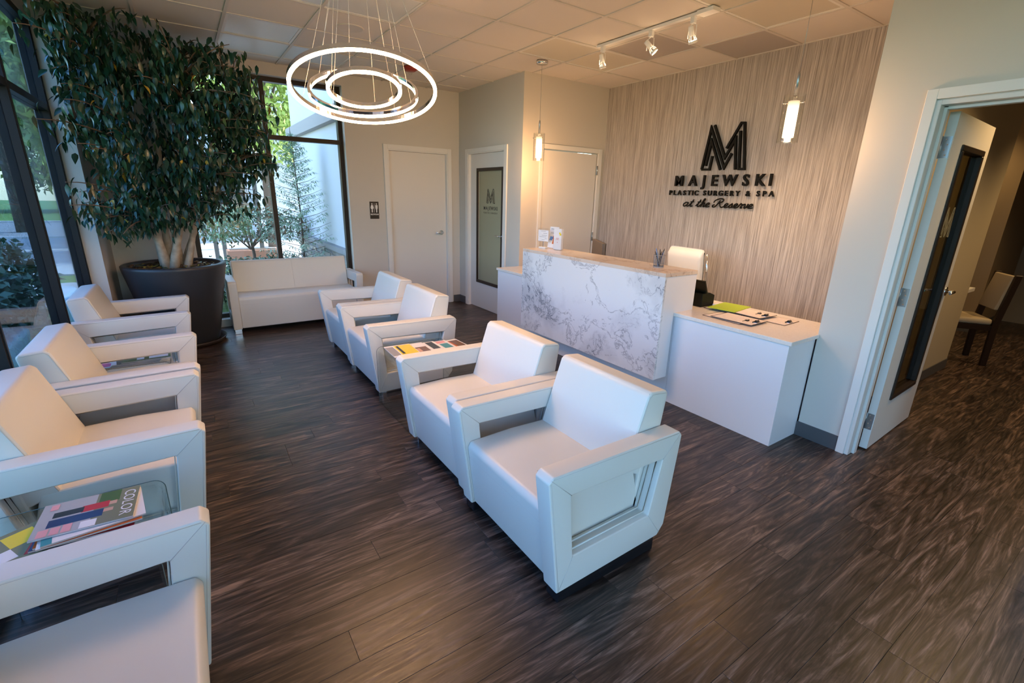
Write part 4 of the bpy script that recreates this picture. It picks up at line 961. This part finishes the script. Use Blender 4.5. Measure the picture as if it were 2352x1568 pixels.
for x, y, e in ((4.7, .35, 90), (6.9, .2, 80), (8.0, 2.1, 45)):
    t = thing('recessed_downlight', 'round recessed warm downlight in the hall ceiling', 'lamp', (x, y, 2.9), 0, 'downlights in the hall ceiling')
    bm = bmesh.new(); lathe(bm, [(.06, -.001), (.085, -.006), (.088, 0)], 28); meshobj('bezel', bm, 'white_plastic', t)
    bm = bmesh.new(); lathe(bm, [(.001, -.0008), (.06, -.0008)], 24); meshobj('lamp_lens', bm, 'bulb_glow', t)
    l = bpy.data.lights.new('downlight', 'SPOT'); l.energy = e; l.color = (1, .64, .28); l.spot_size = 2.2; l.spot_blend = .7; l.shadow_soft_size = .05
    o = bpy.data.objects.new('downlight', l); C.objects.link(o); o.parent = t; o.location = (0, 0, -.03)

# ------------------------------------------------------------------ outside
struct('ground', 'lawn', -60, 60, -40, 70, -.2, -.13)
struct('sidewalk', 'concrete', -60, 40, 12.6, 21.4, -.13, -.10); struct('road', 'asphalt', -60, 40, 21.7, 30.5, -.13, -.115); struct('curb', 'concrete', -60, 40, 21.4, 21.7, -.13, -.05); struct('far_curb', 'concrete', -60, 40, 30.5, 30.8, -.13, -.05); struct('plaza', 'concrete', -4, 1.9, 9.3, 11.5, -.13, -.105)
def cloud(name, label, cat, group, loc, rad, n, ls, mats, trunk=None, seed=0, parts=('foliage',)):
    random.seed(seed); t = thing(name, label, cat, loc, 0, group); bm = bmesh.new(); src = leaf_mesh(ls, ls*.6, .2, .2, 2)
    for k in range(n):
        u = Vector((random.gauss(0, 1), random.gauss(0, 1), random.gauss(0, 1))).normalized(); r = random.uniform(.55, 1.0)*(1+.22*noise.noise(u*2.2+Vector((seed, 0, 0))))
        p = Vector((u.x*rad[0]*r, u.y*rad[1]*r, (u.z*rad[2]*r)+rad[3]))
        if p.z < .05: continue
        mt_ = Matrix.Translation(p) @ Matrix.Rotation(random.random()*6.3, 4, 'Z') @ Matrix.Rotation(random.uniform(-.5, 1.5), 4, 'Y') @ Matrix.Rotation(random.uniform(-1, 1), 4, 'X')
        add_leaf(bm, src, mt_, random.randrange(len(mats)))
    tag(meshobj('foliage', bm, mats, t), kind='stuff')
    if trunk:
        bm = bmesh.new(); tube(bm, [(0, 0, 0), (.05, .03, rad[3]*.5), (0, 0, rad[3])], [trunk, trunk*.8, trunk*.5], 8)
        for k in range(7): a = k*.9; tube(bm, [(0, 0, rad[3]*.6), (rad[0]*.5*math.cos(a), rad[1]*.5*math.sin(a), rad[3]+rad[2]*.3)], [trunk*.45, trunk*.12], 5)
        meshobj('trunk', bm, 'far_bark', t)
    return t
tl = ['tall street tree beyond the road, leftmost through the left window', 'street tree beyond the road, second from the left', 'street tree beyond the road, third from the left', 'street tree beyond the road nearest the window pier', 'tall tree on the near verge outside the left window', 'tall tree between road and verge outside the left window', 'big tree far left beyond the road']
for i, (x, y, r, h) in enumerate([(-17, 43, 3.6, 4.6), (-11.5, 42, 3.6, 4.8), (-6.3, 43, 3.4, 4.4), (-1.5, 44, 3.4, 4.6), (-4.9, 24.5, 2.6, 6.2), (-8.8, 33, 3.6, 7.2), (-19, 33, 4.5, 6)]):
    cloud('tree', tl[i], 'tree', 'street trees beyond the road', (x, y, -.13), (r, r, r*.95, h), 5200, .40, ['tree_leaf', 'tree_dark', 'tree_lime'], .2, 50+i)
# hedge by the left window
for i, y in enumerate((3.9, 4.9, 5.9, 7.0, 8.2)):
    cloud('window_shrub', ['nearest spiky dark green shrub outside the left window', 'second spiky green shrub outside the left window', 'third green shrub outside the left window', 'fourth green shrub outside the left window', 'farthest green shrub along the left window'][i], 'shrub', 'shrubs outside the left window', (-1.75-.05*i, y, -.13), (.50, .60, .62, .52), 1500, .11, ['shrub', 'conifer', 'leaf_light'], .03, 80+i)
# trees and shrubs seen through the far window
cloud('tree', 'sunlit lime green tree behind the white building outside the far window', 'tree', None, (2.2, 16.5, -.13), (1.9, 1.9, 2.7, 5.0), 6500, .20, ['tree_lime', 'tree_leaf', 'tree_lime'], .14, 91)
cloud('tree', 'sunlit tree left of the mullion outside the far window', 'tree', None, (-1.9, 17.0, -.13), (1.7, 1.6, 2.3, 4.3), 5000, .22, ['tree_lime', 'tree_leaf'], .16, 92)
for i, (x, y, s) in enumerate(((.45, 8.3, .85), (1.15, 8.6, .8), (1.55, 7.8, .45), (-.25, 8.9, .85))):
    cloud('low_shrub', 'low spreading dark green shrub on the bed outside the far window', 'shrub', 'low shrubs outside the far window', (x, y, -.13), (s*.85, s*.6, s*.42, .42), 3200, .06, ['shrub', 'conifer', 'tree_dark'], .02, 95+i)
cloud('small_maple', 'small open branched tree behind the low shrubs outside the far window', 'tree', None, (.95, 10.0, -.13), (1.15, .8, .34, 1.12), 2600, .07, ['conifer', 'shrub', 'leaf_brown'], .035, 99)
# conifer with horizontal boughs
cf = thing('conifer', 'young blue green conifer with layered boughs against the white wall', 'tree', (1.52, 8.25, -.13)); bm = bmesh.new(); tube(bm, [(0, 0, 0), (.03, 0, 1.3), (0, .02, 2.65)], [.022, .013, .003], 6); meshobj('trunk', bm, 'far_bark', cf)
bm = bmesh.new(); random.seed(3); nd = leaf_mesh(.085, .016, .1, .1, 2)
for k in range(84):
    z = .45+2.1*k/84; Lb = .55*(1-(k/84)**1.3)+.08; a = k*2.4; d = Vector((math.cos(a), math.sin(a), .28)); tube(bm, [(0, 0, z), d*Lb*.6+Vector((0, 0, z)), d*Lb+Vector((0, 0, z+.03))], [.005, .003, .001], 4)
    for q in range(70):
        t = .10+.95*q/70; p = d*Lb*t+Vector((random.gauss(0, .02), random.gauss(0, .02), z-.03*random.random())); add_leaf(bm, nd, Matrix.Translation(p) @ Matrix.Rotation(a+random.choice((-1, 1))*random.uniform(.5, 1.1), 4, 'Z') @ Matrix.Rotation(random.uniform(-.3, .6), 4, 'Y'), 1)
tag(meshobj('boughs', bm, ['far_bark', 'conifer_sunlit_tint'], cf), kind='stuff')
# building wing beside the window
wg = thing('building_wing', 'pale stucco building wing with stone base and sloping view line outside the far window', 'building', (1.95, 6.8, -.13))
box('stucco_wall', 'stucco', 0, 4.0, -.05, 3.65, .88, 5.2, wg); box('foundation', 'ledge_stone', .03, 4.0, -.05, 3.65, 0, .86, wg)
box('stone_cap', 'ledge_stone', -.085, .03, -.05, 3.70, .845, .925, wg, .006); box('cornice_band', 'stucco_trim', -.10, 0, -.05, 3.70, 2.66, 2.84, wg, .004)
random.seed(9); z = 0.0; row = 0; sms = []
for k in range(14):
    bm = bmesh.new(); abox(bm, 0, .06+.02*random.random(), 0, 1, 0, 1)
    for v in bm.verts: v.co += Vector((0 if v.co.x > .03 else random.uniform(-.012, .012), 0, 0))
    bmesh.ops.bevel(bm, geom=[e for e in bm.edges], offset=.006, segments=1, affect='EDGES')
    me = bpy.data.meshes.new('stone'); bm.to_mesh(me); bm.free(); me.materials.append(M['stone%d' % (k % 5)]); sms.append(me)
def stones(parent, x_face, y0, y1, z1, flip=False):
    z = 0
    while z < z1-.02:
        h = min(random.uniform(.055, .11), z1-z); y = y0
        while y < y1-.02:
            l = min(random.uniform(.14, .38), y1-y); o = bpy.data.objects.new('stone', random.choice(sms)); C.objects.link(o); o.parent = parent
            o.location = (x_face-random.uniform(.0, .02), y+.004, z+.003); o.scale = (1, l-.008, h-.006); y += l
        z += h
stones(wg, -.04, -.04, 3.68, .842)
# far white building with dark posts
fbld = thing('white_building', 'white building with dark framed openings across the walk outside the far window', 'building', (-1.0, 21.5, -.13))
box('facade', 'stucco', -1.6, 3.2, 0, .4, 0, 4.2, fbld); box('facade_wing', 'stucco', 3.2, 7.5, -2.5, .4, 0, 5.6, fbld); box('roof_band', 'stucco_trim', -1.7, 3.25, -.12, .4, 4.2, 4.5, fbld); box('roof_band', 'roof_dark', 3.1, 7.6, -2.65, .4, 5.3, 5.6, fbld)
for x in (-1.2, .5, 2.0):
    f = box('window', 'frame_black', x, x+1.1, -.05, 0, .3, 2.9, fbld); box('pane', 'far_glass', x+.08, x+1.02, -.06, -.05, .38, 2.82, f)
hp = thing('entry_posts', 'dark posts of an entrance frame on the walk outside the far window', 'posts', (1.05, 13.2, -.13))
for x in (-.55, -.38, .42): box('post', 'roof_dark', x, x+.09, 0, .09, 0, 1.9, hp)
box('beam', 'roof_dark', -.58, .54, -.01, .1, 1.35, 1.41, hp)
tp = thing('terracotta_trough', 'low terracotta brick planter beside the shrubs outside the far window', 'planter', (1.15, 11.6, -.13)); box('trough', 'terracotta', -.5, .5, -.2, .2, 0, .5, tp, .02)
bm = bmesh.new(); abox(bm, -.44, .44, -.14, .14, .49, .505); meshobj('soil', bm, 'mulch', tp)
